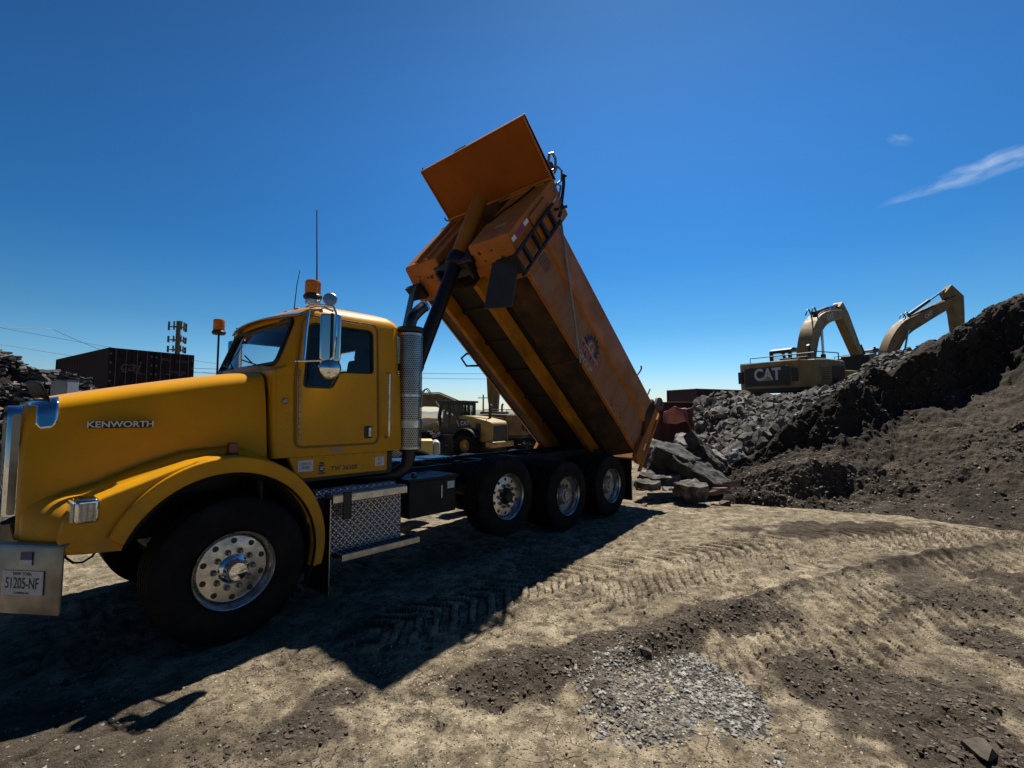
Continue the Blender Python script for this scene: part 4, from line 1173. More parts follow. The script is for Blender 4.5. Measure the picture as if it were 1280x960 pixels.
    # under the wheels the soil is pressed flat
    for wx, wy in ((0, -1.0), (4.695, -1.05), (6.053, -1.05), (0, 1), (4.695, 1.05), (6.053, 1.05)):
        k = np.exp(-(((x-wx)/.45)**4+((y-wy)/.5)**4)); z = z*(1-k)+k*(-.012)
    return z, damp_shade, grav
def axis_pts(a0, a1, step, lo, hi, grow=1.13):
    mid = list(np.arange(a0, a1+1e-6, step)); up = []; st = step; v = mid[-1]
    while v < hi: st *= grow; v += st; up.append(v)
    dn = []; st = step; v = mid[0]
    while v > lo: st *= grow; v -= st; dn.append(v)
    return np.array(dn[::-1]+mid+up)
def grid_mesh(name, X, Y, Z, attrs, m, smooth_=True):
    nu, nv = X.shape
    me = bpy.data.meshes.new(name)
    co_ = np.stack([X, Y, Z], -1).reshape(-1, 3).astype(np.float32)
    idx = np.arange(nu*nv).reshape(nu, nv)
    q = np.stack([idx[:-1, :-1], idx[1:, :-1], idx[1:, 1:], idx[:-1, 1:]], -1).reshape(-1, 4)
    me.vertices.add(len(co_)); me.vertices.foreach_set('co', co_.ravel())
    me.loops.add(q.size); me.loops.foreach_set('vertex_index', q.ravel().astype(np.int32))
    me.polygons.add(len(q)); me.polygons.foreach_set('loop_start', np.arange(0, q.size, 4, dtype=np.int32))
    me.polygons.foreach_set('loop_total', np.full(len(q), 4, np.int32))
    me.polygons.foreach_set('use_smooth', np.full(len(q), smooth_))
    me.update(calc_edges=True); me.validate()
    for n, arr in attrs.items():
        at_ = me.attributes.new(n, 'FLOAT', 'POINT'); at_.data.foreach_set('value', arr.ravel().astype(np.float32))
    me.materials.append(m)
    o = bpy.data.objects.new(name, me); C.collection.objects.link(o); return o
def soil_mat(name, dry1, dry2, dark_soil1, dark_soil2, gravc, damp_shade_bias=0.0, sc=1.0):
    dry1, dry2, dark_soil1, dark_soil2, gravc = [tuple(.66*v for v in c_) for c_ in (dry1, dry2, dark_soil1, dark_soil2, gravc)]
    m = bpy.data.materials.new(name); m.use_nodes = True; t = m.node_tree; b = t.nodes['Principled BSDF']
    L = t.links.new
    tc = t.nodes.new('ShaderNodeTexCoord')
    def noise(s, d=8, r=.6):
        n = t.nodes.new('ShaderNodeTexNoise'); n.inputs['Scale'].default_value = s*sc; n.inputs['Detail'].default_value = d; n.inputs['Roughness'].default_value = r
        L(tc.outputs['Object'], n.inputs['Vector']); return n.outputs[0]
    def mixc(f, a, c):
        n = t.nodes.new('ShaderNodeMix'); n.data_type = 'RGBA'
        if isinstance(f, (int, float)): n.inputs[0].default_value = f
        else: L(f, n.inputs[0])
        for k, v in ((6, a), (7, c)):
            if isinstance(v, tuple): n.inputs[k].default_value = (*v, 1)
            else: L(v, n.inputs[k])
        return n.outputs[2]
    def mr(v, a, c, d=0, e=1):
        n = t.nodes.new('ShaderNodeMapRange'); L(v, n.inputs[0])
        for i, q in enumerate((a, c, d, e)): n.inputs[i+1].default_value = q
        return n.outputs[0]
    def attr(nm):
        n = t.nodes.new('ShaderNodeAttribute'); n.attribute_name = nm; return n.outputs['Fac']
    def mth(op, a, c):
        n = t.nodes.new('ShaderNodeMath'); n.operation = op; n.use_clamp = True
        for i, v in enumerate((a, c)):
            if isinstance(v, (int, float)): n.inputs[i].default_value = v
            else: L(v, n.inputs[i])
        return n.outputs[0]
    def voro(scale, feature='F1', out='Distance', warp=0.0):
        v = t.nodes.new('ShaderNodeTexVoronoi'); v.feature = feature; v.inputs['Scale'].default_value = scale*sc
        if warp:
            nn_ = t.nodes.new('ShaderNodeTexNoise'); nn_.inputs['Scale'].default_value = scale*sc*1.3; nn_.inputs['Detail'].default_value = 4
            L(tc.outputs['Object'], nn_.inputs['Vector'])
            ad = t.nodes.new('ShaderNodeVectorMath'); ad.operation = 'MULTIPLY_ADD'; L(nn_.outputs['Color'], ad.inputs[0]); ad.inputs[1].default_value = (warp/scale,)*3; L(tc.outputs['Object'], ad.inputs[2])
            L(ad.outputs[0], v.inputs['Vector'])
        else: L(tc.outputs['Object'], v.inputs['Vector'])
        return v.outputs[out]
    patch = mr(noise(1.3, 6, .6), .36, .64)
    dry = mixc(patch, dry1, dry2)
    dry = mixc(mr(noise(5.5, 8, .7), .40, .60, .95, 0), dry, tuple(.46*v for v in dry1))
    # fine drying cracks, broken up by a larger noise
    crk = mth('MULTIPLY', mr(voro(4.2, 'DISTANCE_TO_EDGE', 'Distance', 1.1), .0, .035, 1, 0), mr(noise(1.9, 4), .45, .60))
    dry = mixc(mth('MULTIPLY', crk, .85), dry, tuple(.22*v for v in dry1))
    # grit: small dark and pale stones trodden into the surface
    gsel = voro(62, 'F1', 'Color', .9); gd = voro(62, 'F1', 'Distance', .9)
    sg_ = t.nodes.new('ShaderNodeSeparateColor'); L(gsel, sg_.inputs[0])
    core = mr(gd, .30, .42, 1, 0)
    dry = mixc(mth('MULTIPLY', core, mr(sg_.outputs[0], .90, .94)), dry, tuple(min(.8, 1.3*v) for v in dry2))
    dry = mixc(mth('MULTIPLY', core, mr(sg_.outputs[1], .78, .82)), dry, tuple(.24*v for v in dry1))
    wet = mixc(mr(noise(9), .35, .7), dark_soil1, dark_soil2)  # dark tone shared by damp soil and the shade painted into cracks and tracks
    wet = mixc(mr(noise(70, 3), .66, .74), wet, tuple(min(1, 3.2*v) for v in dark_soil2))
    mo = mth('ADD', attr('damp_shade'), mth('ADD', mr(noise(14), .38, .68, -.34, .30), mr(noise(64, 4, .7), .35, .68, -.25, .25)))
    mo = mr(mth('ADD', mo, damp_shade_bias), .25, .62)
    col = mixc(mo, dry, wet)
    vo = t.nodes.new('ShaderNodeTexVoronoi'); vo.inputs['Scale'].default_value = 34*sc; L(tc.outputs['Object'], vo.inputs['Vector'])
    gcol = mixc(mr(vo.outputs['Color'], 0, 1), tuple(.45*v for v in gravc), gravc)
    gcol = mixc(mr(vo.outputs['Distance'], .3, .62), gcol, tuple(.22*v for v in gravc))
    gr_ = mr(mth('ADD', attr('grav'), mr(noise(20), .3, .7, -.3, .3)), .4, .6)
    col = mixc(gr_, col, gcol)
    L(col, b.inputs['Base Color'])
    b.inputs['Roughness'].default_value = .95; b.inputs['Specular IOR Level'].default_value = .15
    h = mth('SUBTRACT', mth('ADD', mth('MULTIPLY', noise(13, 9, .66), .62), mth('MULTIPLY', core, .10)), mth('MULTIPLY', crk, .16))
    bp = t.nodes.new('ShaderNodeBump'); bp.inputs['Strength'].default_value = 1.0; bp.inputs['Distance'].default_value = .050
    L(h, bp.inputs['Height'])
    bp2 = t.nodes.new('ShaderNodeBump'); bp2.invert = True; bp2.inputs['Distance'].default_value = .02; gs_ = t.nodes.new('ShaderNodeMath'); gs_.operation = 'MULTIPLY'; L(gr_, gs_.inputs[0]); gs_.inputs[1].default_value = .6; L(gs_.outputs[0], bp2.inputs['Strength']); L(vo.outputs['Distance'], bp2.inputs['Height'])
    L(bp.outputs[0], bp2.inputs['Normal']); L(bp2.outputs[0], b.inputs['Normal'])
    return m
M['ground'] = soil_mat('compacted_soil', (.33, .262, .172), (.60, .498, .345), (.062, .048, .035), (.135, .105, .074), (.36, .34, .31))
gx = axis_pts(-2.2, 8.8, .017, -3000, 3500, 1.10); gy = axis_pts(-7.2, -1.0, .017, -2500, 3500, 1.10)
X, Y = np.meshgrid(gx, gy, indexing='ij')
Z, mo, gv = ground_height(X, Y)
def blur(A, r):
    for ax in (0, 1):
        P = np.pad(A, [(r+1, r) if k == ax else (0, 0) for k in (0, 1)], mode='edge'); c = np.cumsum(P, axis=ax)
        A = (np.take(c, range(2*r+1, c.shape[ax]), axis=ax)-np.take(c, range(0, c.shape[ax]-2*r-1), axis=ax))/(2*r+1)
    return A
# spilled gravel and loose soil have slumped to gentle slopes
Zb = blur(blur(Z, 4), 3)
wgt = np.clip(blur(np.maximum(1.5*gv, .36*mo), 3), 0, .88)*(np.hypot(X-CAM.x, Y-CAM.y) < 9)
Z = Z*(1-wgt)+Zb*wgt
GZ, GX, GY = Z, gx, gy
gr_o = grid_mesh('ground', X, Y, Z, {'damp_shade': mo, 'grav': gv}, M['ground'])
gr_o['kind'] = 'structure'
def surf_z(x, y):
    """height of the built ground sheet itself"""
    x = np.asarray(x, float); y = np.asarray(y, float)
    i = np.clip(np.searchsorted(GX, x)-1, 0, len(GX)-2); j = np.clip(np.searchsorted(GY, y)-1, 0, len(GY)-2)
    u = (x-GX[i])/(GX[i+1]-GX[i]); v = (y-GY[j])/(GY[j+1]-GY[j])
    return (GZ[i, j]*(1-u)+GZ[i+1, j]*u)*(1-v)+(GZ[i, j+1]*(1-u)+GZ[i+1, j+1]*u)*v
def gz(x, y): return float(surf_z(x, y))

# low hills on the horizon
hp_ = []
for k in range(60):
    a = -.6+1.6*k/59
    hp_.append((a, 26*(.4+.6*abs(math.sin(k*.35+1))*abs(math.sin(k*.11+.4)))))
b = MB(); rings = []
for a, h in hp_:
    D = 1900
    p0 = sd(a*D, D, -3); p1 = sd(a*D, D+90, h*.7); p2 = sd(a*D, D+180, h); p3 = sd(a*D, D+420, -3)
    rings.append([p0, p1, p2, p3])
b.loft(rings, caps=False)
hl = b.build('hills', mat('far_hills', (.10, .12, .12), (.14, .14, .12), .01, .9)); hl['kind'] = 'structure'

# =================================================================== SOIL HEAP
# profile knots per bearing a (= sideways / forwards): (forward distance, height)
PROF = [
 (.40, [(9.9, -.05), (10.0, .0), (10.1, .03), (10.5, .08), (10.9, .12), (11.5, .15), (13, .45), (18.5, 2.2), (22, 2.35), (32, 2.3)]),
 (.46, [(9.6, -.05), (9.8, .03), (9.95, .20), (10.4, .34), (10.8, .48), (11.6, .55), (13, .85), (17.6, 2.4), (22, 2.4), (32, 2.4)]),
 (.52, [(9.3, -.05), (9.5, .05), (9.75, .38), (10.4, .58), (10.9, .85), (11.6, .92), (13, 1.2), (17.3, 2.3), (22, 2.2), (32, 2.4)]),
 (.62, [(8.85, -.05), (9.15, .05), (9.45, .62), (10.4, .98), (10.95, 1.75), (11.7, 1.7), (13, 1.75), (17, 2.3), (22, 2.3), (32, 2.7)]),
 (.70, [(8.6, -.05), (9.05, .28), (9.3, .85), (10.3, 1.18), (11.0, 2.15), (11.8, 2.1), (13, 2.1), (17, 2.6), (21, 2.5), (32, 2.9)]),
 (.79, [(8.2, -.05), (9.0, .42), (9.5, .72), (10.7, 1.22), (11.35, 2.62), (12.1, 2.72), (13, 2.5), (17, 3.1), (21, 4.3), (32, 3.6)]),
 (.87, [(7.9, -.05), (8.9, .55), (9.6, .95), (11.0, 1.85), (11.6, 3.2), (12.2, 3.35), (13.4, 2.9), (17, 3.4), (21, 4.6), (32, 3.8)]),
 (.95, [(7.6, -.05), (8.8, .72), (9.6, 1.2), (11.4, 2.42), (11.95, 3.9), (12.4, 4.05), (13.6, 3.3), (17, 3.3), (21, 4.0), (32, 3.8)]),
 (1.02, [(7.35, -.05), (8.7, .86), (9.5, 1.4), (11.6, 2.8), (12.1, 4.3), (12.6, 4.55), (14, 3.4), (17, 3.3), (21, 3.6), (32, 3.6)]),
 (1.10, [(7.05, -.05), (8.6, 1.05), (9.5, 1.65), (11.8, 3.2), (12.3, 4.85), (12.8, 5.1), (14.4, 3.6), (17, 3.3), (21, 3.4), (32, 3.4)]),
 (1.30, [(6.2, -.05), (8.0, 1.2), (9.2, 1.9), (11.8, 3.5), (12.4, 5.1), (13, 5.5), (15, 3.8), (18, 3.2), (22, 3.2), (32, 3.2)]),
 (1.75, [(5.0, -.05), (7.0, 1.2), (8.4, 1.9), (11.0, 3.4), (11.7, 4.9), (12.3, 5.3), (14, 3.6), (17, 3.0), (21, 3.0), (32, 3.0)]),
]
PA = np.array([p[0] for p in PROF]); PD = np.array([[k[0] for k in p[1]] for p in PROF]); PZ = np.array([[k[1] for k in p[1]] for p in PROF])
NA, ND = 760, 470
aa = np.concatenate([np.linspace(.40, 1.18, 640, endpoint=False), np.linspace(1.18, 1.75, 120)])
tt = np.concatenate([np.linspace(0, 5, 360, endpoint=False), np.linspace(5, 9, 110)])
def smoothed(A):
    out = np.stack([np.interp(aa, PA, A[:, k]) for k in range(A.shape[1])], 1)
    ker = np.hanning(35); ker /= ker.sum()
    pad = np.pad(out, ((17, 17), (0, 0)), mode='edge')
    return np.stack([np.convolve(pad[:, k], ker, 'valid') for k in range(A.shape[1])], 1)
KD, KZ = smoothed(PD), smoothed(PZ)
_w = smooth(.55, .8, aa)
KD[:, 3] += _w*1.0*fbm(aa*7, aa*0+.3, 3, 111); KD[:, 4] = np.maximum(KD[:, 4]+_w*.5*fbm(aa*9, aa*0+.7, 3, 112), KD[:, 3]+.35)
KD[:, 5] = np.maximum(KD[:, 5], KD[:, 4]+.3); KZ[:, 3] += _w*.55*fbm(aa*8, aa*0+2.3, 3, 113); KZ[:, 4] += _w*.5*fbm(aa*13, aa*0+1.3, 3, 114)
DD = np.empty((len(aa), len(tt))); ZZ = np.empty_like(DD)
for i in range(len(aa)):
    DD[i] = np.interp(tt, np.arange(10), KD[i]); ZZ[i] = np.interp(tt, np.arange(10), KZ[i])
AA = aa[:, None]*np.ones_like(DD); TT = tt[None, :]*np.ones_like(DD)
# smooth the profile a little along the slope
ker = np.hanning(19); ker /= ker.sum()
ZZ = np.stack([np.convolve(np.pad(r, (9, 9), mode='edge'), ker, 'valid') for r in ZZ])
S_ = AA*DD
wig = .6*fbm(S_*.9, DD*.9, 4, 40)
DD2 = DD+wig*smooth(.3, 1.2, TT)*.55
X = CAM.x+RGT2.x*S_+FWD2.x*DD2; Y = CAM.y+RGT2.y*S_+FWD2.y*DD2
amp = smooth(0, .8, TT)
steep = np.exp(-((TT-3.5)/.7)**2)
Zh = ZZ+amp*(.30*fbm(X*.6, Y*.6, 3, 41)+.12*fbm(X*2.0, Y*2.0, 4, 42)+(.06+.10*steep)*fbm(X*5.5, Y*5.5+ZZ*3, 4, 43)+.03*fbm(X*17, Y*17+ZZ*9, 3, 44))
# erosion runnels and slumped lumps on the cut faces
lump = np.abs(fbm(X*2.6, Y*2.6+ZZ*2.5, 3, 45)); Zh = Zh+amp*steep*(.35*lump-.1)
mo = np.clip(.22+.9*steep+.8*fbm(X*.8, Y*.8, 3, 46), 0, 1)  # darker on the steep cut face and in random patches
mo = mo*smooth(-.05, .3, TT)
gv = np.zeros_like(mo)
M['heap'] = soil_mat('heap_soil', (.105, .083, .062), (.175, .140, .106), (.034, .027, .022), (.072, .058, .046), (.3, .28, .26))
heap = grid_mesh('soil_heap', X, Y, Zh, {'damp_shade': mo, 'grav': gv}, M['heap'])
tag(heap, 'big dark brown soil heap with steep cut crest rising beside the tracks', 'soil heap')
HA, HT = aa, tt
def heap_point(a, t):
    i = int(np.clip(np.searchsorted(aa, a), 0, len(aa)-1)); j = int(np.clip(np.searchsorted(tt, t), 0, len(tt)-1))
    return Vector((X[i, j], Y[i, j], Zh[i, j]))
HEAPX, HEAPY, HEAPZ = X, Y, Zh
def heap_at(a, d):
    i = int(np.clip(np.searchsorted(aa, a), 0, len(aa)-1)); j = int(np.clip(np.searchsorted(DD2[i], d), 0, len(tt)-1))
    return Vector((HEAPX[i, j], HEAPY[i, j], HEAPZ[i, j]))

# =================================================================== STONES
def stone_pts(q, sx, sy, sz, n=22):
    pts = []
    for _ in range(n):
        v = Vector((q.gauss(0, 1), q.gauss(0, 1), q.gauss(0, 1))).normalized()
        k = .8+.3*q.random()
        pts.append((v.x*sx*k, v.y*sy*k, v.z*sz*k))
    return pts
def slab_pts(q, sx, sy, sz, n=9):
    pts = []
    for k in range(n):
        a = 2*PI*k/n+q.uniform(-.25, .25); r = q.uniform(.72, 1.05)
        for z in (-1, 1):
            rr = r*q.uniform(.9, 1.02)
            pts.append((sx*rr*math.cos(a), sy*rr*math.sin(a), sz*z*q.uniform(.75, 1.1)))
    return pts
M['pebble'] = mat('pale_pebbles', (0.0600, 0.0540, 0.0450), (0.3700, 0.3450, 0.3000), 14, .9, detail=2)
M['pebble_dark'] = mat('dark_gravel', (0.0462, 0.0396, 0.0330), (0.2640, 0.2376, 0.1980), 3, .9, detail=2)
M['clod'] = mat('dark_soil_clods', (0.0363, 0.0271, 0.0191), (0.1122, 0.0858, 0.0581), 5, .95, bump=.4, bscale=60)
M['concrete'] = mat('broken_concrete', (0.1320, 0.1254, 0.1155), (0.2376, 0.2244, 0.2046), 5, .9, bump=.4, bscale=30)
M['asphalt'] = mat('broken_asphalt', (0.0198, 0.0191, 0.0178), (0.0726, 0.0693, 0.0627), 4, .92, bump=.6, bscale=26)
M['rock'] = mat('grey_rubble', (0.026, 0.0225, 0.0195), (0.15, 0.132, 0.112), 4, .92, lo=.42, hi=.60, bump=.5, bscale=24)
M['brickish'] = mat('reddish_rubble', (0.1320, 0.0726, 0.0561), (0.1980, 0.1320, 0.1056), 5, .9, bump=.4, bscale=24)
def scatter(name, spots, m, kind_label, cat, size_rng, q, flat=.7, slab=False, sink=.5):
    variants = []
    for _ in range(14):
        v = MB(); v.hull((slab_pts if slab else stone_pts)(q, 1, q.uniform(.72, 1), q.uniform(.6, .95)*flat))
        variants.append(v)
    b = MB()
    for (x, y, z) in spots:
        v = variants[q.randrange(14)]; s = q.uniform(0, 1)**2.2*(size_rng[1]-size_rng[0])+size_rng[0]
        Mx = Euler((q.uniform(-.3, .3), q.uniform(-.3, .3), q.uniform(0, 6.3))).to_matrix()*s if not slab else Euler((q.uniform(-1.1, 1.1), q.uniform(-1.1, 1.1), q.uniform(0, 6.3))).to_matrix()*s
        o = Vector((x, y, z+s*flat*(.5-sink)))
        b.add([Mx @ Vector(p)+o for p in v.v], v.f)
    ob = b.build(name, m, smooth=30)
    tag(ob, kind_label, cat, kind='stuff')
    return ob
def ground_spots(n, fn, q):
    out = []; xs = []; ys = []
    tries = 0
    while len(xs) < n and tries < n*60:
        tries += 1
        x, y = fn(q); xs.append(x); ys.append(y)
    z, mo_, gv_ = ground_height(np.array([xs]), np.array([ys])); z = surf_z(np.array([xs]), np.array([ys]))
    return [(a, c, e, m_, g_) for a, c, e, m_, g_ in zip(xs, ys, z[0], mo_[0], gv_[0])]
q = random.Random(21)
sp = ground_spots(17000, lambda q: (q.uniform(.7, 2.7), q.uniform(-4.9, -3.2)), q)
sp = [s for s in sp if s[4]+q.uniform(-.3, .35) > .55][:5200]
scatter('gravel', [s[:3] for s in sp], M['pebble'], 'pale rounded gravel spilled in the wheel rut', 'gravel', (.004, .019), q, flat=.72, sink=.35)
sp = ground_spots(24000, lambda q: (q.uniform(-2, 6.0), q.uniform(-6.6, -1.3)), q)
sp1 = [s for s in sp if q.random() < .26+.55*min(1, s[3])][:9000]
scatter('loose_stones', [s[:3] for s in sp1], M['pebble_dark'], 'small grey stones scattered over the dirt yard', 'stones', (.003, .016), q)
sp = ground_spots(34000, lambda q: (q.uniform(-.6, 5.2), q.uniform(-6.6, -2.1)), q)
sp2 = [s for s in sp if s[3] > .45+q.uniform(-.1, .35)][:9000]
scatter('soil_clods', [s[:3] for s in sp2], M['clod'], 'dark crumbly soil clods along the ruts and berms', 'soil clods', (.003, .024), q, flat=.62, sink=.4)
# pale flecks of stone on the heap
spots = []
for _ in range(1500):
    p = heap_point(q.uniform(.5, 1.3), q.uniform(.1, 3.3)); spots.append((p.x, p.y, p.z))
scatter('heap_stones', spots, M['pebble'], 'pale stone flecks scattered over the brown heap', 'stones', (.006, .030), q)
spots = []
for _ in range(1600):
    p = heap_point(q.uniform(.45, 1.3), q.uniform(.1, 5.2)); spots.append((p.x, p.y, p.z))
scatter('heap_clods', spots, M['clod'], 'dark earth clods lying over the soil heap', 'soil clods', (.010, .055), q, flat=.85)

# broken concrete slope below the first excavator
q = random.Random(31)
spots = []
for _ in range(5200):
    a = q.uniform(.385, .74); d = q.uniform(11.3, 19.0)
    p = heap_at(max(a, .40), d); spots.append((p.x, p.y, p.z))
for _ in range(1800):
    a = q.uniform(.70, .92); d = q.uniform(17, 22)
    p = heap_at(a, d); spots.append((p.x, p.y, p.z))
q.shuffle(spots)
scatter('rubble_fragments', spots[:3000], M['concrete'], 'pale concrete fragments strewn among the dark rubble slope', 'rubble', (.02, .15), q, flat=.45, slab=True, sink=-.1)
scatter('rubble', spots[3000:], M['rock'], 'dark grey broken rubble covering the slope below the excavators', 'rubble', (.025, .26), q, flat=.55, slab=True, sink=.2)
variants = []
for k in range(10):
    v = MB().hull(slab_pts(q, 1, q.uniform(.5, .9), q.uniform(.15, .32)))
    variants.append([v.mesh('concrete_chunk', M[('concrete', 'concrete', 'rock', 'brickish')[k % 4]], 25), ])
for k in range(150):
    a = q.uniform(.395, .70) if k < 120 else q.uniform(.74, .88)
    d = q.uniform(11.6, 18.2) if k < 120 else q.uniform(18.5, 21.5)
    p = heap_at(max(a, .40), d)
    o = bpy.data.objects.new('concrete_chunk', variants[k % 10][0]); C.collection.objects.link(o)
    s = q.uniform(.07, .21); o.scale = (s, s, s)
    o.location = p+Vector((0, 0, .02+s*.15)); o.rotation_euler = (q.uniform(-.9, .9), q.uniform(-.9, .9), q.uniform(0, 6.3))
    tag(o, 'pale broken concrete chunk lying on the rubble slope below the excavators', 'concrete chunk', 'concrete chunks on the rubble slope')
# large slabs between the truck and the heap
def slab(name, x, y, D, size, rot, m, label, seed, group='broken slabs beside the tailgate', cat='broken slab'):
    q = random.Random(seed)
    v = MB().hull(slab_pts(q, size[0], size[1], size[2], 11))
    o = v.build(name, M[m], smooth=20)
    sub = o.modifiers.new('s', 'SUBSURF'); sub.subdivision_type = 'SIMPLE'; sub.levels = 4; sub.render_levels = 4
    tx = bpy.data.textures.new('rough', 'CLOUDS'); tx.noise_scale = .22; tx.noise_depth = 4
    dm = o.modifiers.new('d', 'DISPLACE'); dm.texture = tx; dm.strength = .16; dm.mid_level = .5; dm.texture_coords = 'LOCAL'
    o.location = at(x, y, D); o.rotation_euler = rot
    tag(o, label, cat, group, 'thing')
    return o
F = -YAW     # turn so that local x runs across the view
slab('broken_slab', 838, 578, 10.6, (.62, .6, .34), (.3, .25, F), 'asphalt', 'rounded dark asphalt mass right behind the truck tailgate', 1)
slab('broken_slab', 872, 588, 10.2, (.85, .45, .13), (.55, .50, F), 'asphalt', 'long dark asphalt slab sloping down to the right behind the tailgate', 2)
slab('broken_slab', 884, 571, 10.8, (.75, .28, .12), (.6, .86, F), 'asphalt', 'narrow dark slab standing on its edge, steepest of the slabs', 3)
slab('broken_slab', 920, 576, 10.9, (.34, .36, .08), (.9, -.25, F), 'concrete', 'pale grey flat slab leaning against the foot of the heap', 4)
slab('broken_slab', 897, 572, 11.1, (.22, .25, .10), (.6, .3, F+.5), 'concrete', 'small grey block between the narrow slab and the pale slab', 5)
slab('broken_slab', 826, 598, 10.0, (.50, .40, .09), (.12, .04, F), 'rock', 'flat grey slab lying under the dark asphalt mass', 6)
slab('broken_slab', 863, 612, 9.4, (.42, .30, .14), (.2, .05, F), 'rock', 'lumpy grey boulder lowest in front of the slabs', 7)
slab('broken_slab', 822, 570, 12.5, (.5, .5, .3), (.3, .1, F), 'rock', 'grey rubble lump just right of the tailgate post', 8)
slab('broken_slab', 858, 553, 12.4, (.45, .4, .12), (.5, -.2, F), 'concrete', 'pale topped slab above the narrow slab', 9)
slab('broken_slab', 810, 606, 9.6, (.3, .25, .07), (.1, 0, F), 'rock', 'thin grey slab nearest the last rear wheel', 10)
for k in range(46):
    x = q.uniform(795, 950); y = q.uniform(598, 632)
    D = 580*1.80/(y-517+q.uniform(-3, 3))
    p = at(x, y, min(D, 11)); 
    o = bpy.data.objects.new('rubble_piece', variants[k % 10][0]); C.collection.objects.link(o)
    s = q.uniform(.04, .14); o.scale = (s, s, s*.8); o.location = (p.x, p.y, gz(p.x, p.y)+s*.2); o.rotation_euler = (q.uniform(-.5, .5), q.uniform(-.5, .5), q.uniform(0, 6))
    tag(o, 'small broken piece on the ground at the foot of the slabs', 'rubble piece', 'small broken pieces at the foot of the slabs')
# brick-coloured splinters at the toe of the heap
for k in range(9):
    x = 893+q.uniform(-4, 30); y = 618-(x-893)*.55+q.uniform(-3, 4)
    p = at(x, y, 9.4)
    v = MB().hull(slab_pts(q, .17, .05, .03, 6)); o = v.build('reddish_splinter', M['brickish'], smooth=20)
    o.location = p; o.rotation_euler = (q.uniform(-.3, .3), q.uniform(-.5, 0), F+q.uniform(-.6, .2))
    tag(o, 'pinkish splinter of rubble at the toe of the soil heap', 'rubble splinter', 'pinkish splinters at the toe of the heap')
# the odd bigger stone on the open ground
for x, y, s, m, l in ((575, 0, 0, '', ''),):
    pass
for px, py, s, m, l in ((985, 712, .05, 'pebble', 'flat whitish stone lying alone on the track in mid ground'), (860, 905, .032, 'pebble', 'whitest stone in the gravel patch'), (806, 823, .06, 'clod', 'reddish brown soil lump on the berm'), (1225, 948, .10, 'clod', 'flat brown stone at the bottom right corner'), (798, 912, .03, 'pebble_dark', 'reddish grey stone left of the gravel patch'), (1040, 828, .03, 'pebble_dark', 'small dark stone right of the gravel rut'), (1075, 752, .03, 'pebble', 'small white stone on the ribbed track')):
    D = 580*1.80/(py-517); p = at(px, py, D)
    o = MB().hull(stone_pts(q, s, s*.8, s*.5, 18)).build('stone', M[m], smooth=30)
    o.location = (p.x, p.y, gz(p.x, p.y)+s*.25)
    tag(o, l, 'stone', 'single stones on the dirt yard')
# =================================================================== EXCAVATORS
M['cat'] = mat('machine_yellow', (0.3900, 0.2550, 0.0562), (0.2700, 0.1800, 0.0450), 2.5, .45, 0, .2, rough2=.65)
M['cat_dirty'] = mat('dusty_machine_yellow', (.235, .155, .055), (.13, .09, .042), 2.2, .6, rough2=.8)
M['cat_tan'] = mat('sun_worn_machine_yellow', (.34, .235, .085), (.20, .145, .07), 2.4, .55, rough2=.75)
M['mdark'] = mat('machine_dark_panel', (.012, .013, .016), (.03, .028, .026), 3, .5)
M['track_steel'] = mat('track_steel', (.03, .026, .022), (.10, .085, .065), 5, .7, .2)
M['mgrey'] = mat('machine_grey', (.05, .05, .052), (.10, .095, .09), 4, .6)
M['cyl'] = mat('chrome_rod', (.6, .6, .6), None, rough=.15, metal=1)
M['cabglass'] = glassmat('machine_glass', (.88, .92, .93))
def ribbon(cl, ws):
    """outline of a bar whose centre line is cl and whose depth is ws at each point"""
    P = [Vector(p) for p in cl]; up = []; dn = []
    for i, p in enumerate(P):
        t = (P[min(i+1, len(P)-1)]-P[max(i-1, 0)]).normalized(); n = Vector((-t.y, t.x))
        up.append(tuple(p+n*ws[i]/2)); dn.append(tuple(p-n*ws[i]/2))
    return up+dn[::-1]
def cyl3(name, a, c, y, r, parent, m1='mdark', frac=.55):
    a = Vector((a[0], y, a[1])); c = Vector((c[0], y, c[1])); k = a+(c-a)*frac
    o = MB().tube([a, k], r, 12).build(name, M[m1], parent)
    MB().tube([k, c], r*.55, 10).build('rod', M['cyl'], o)
    return o
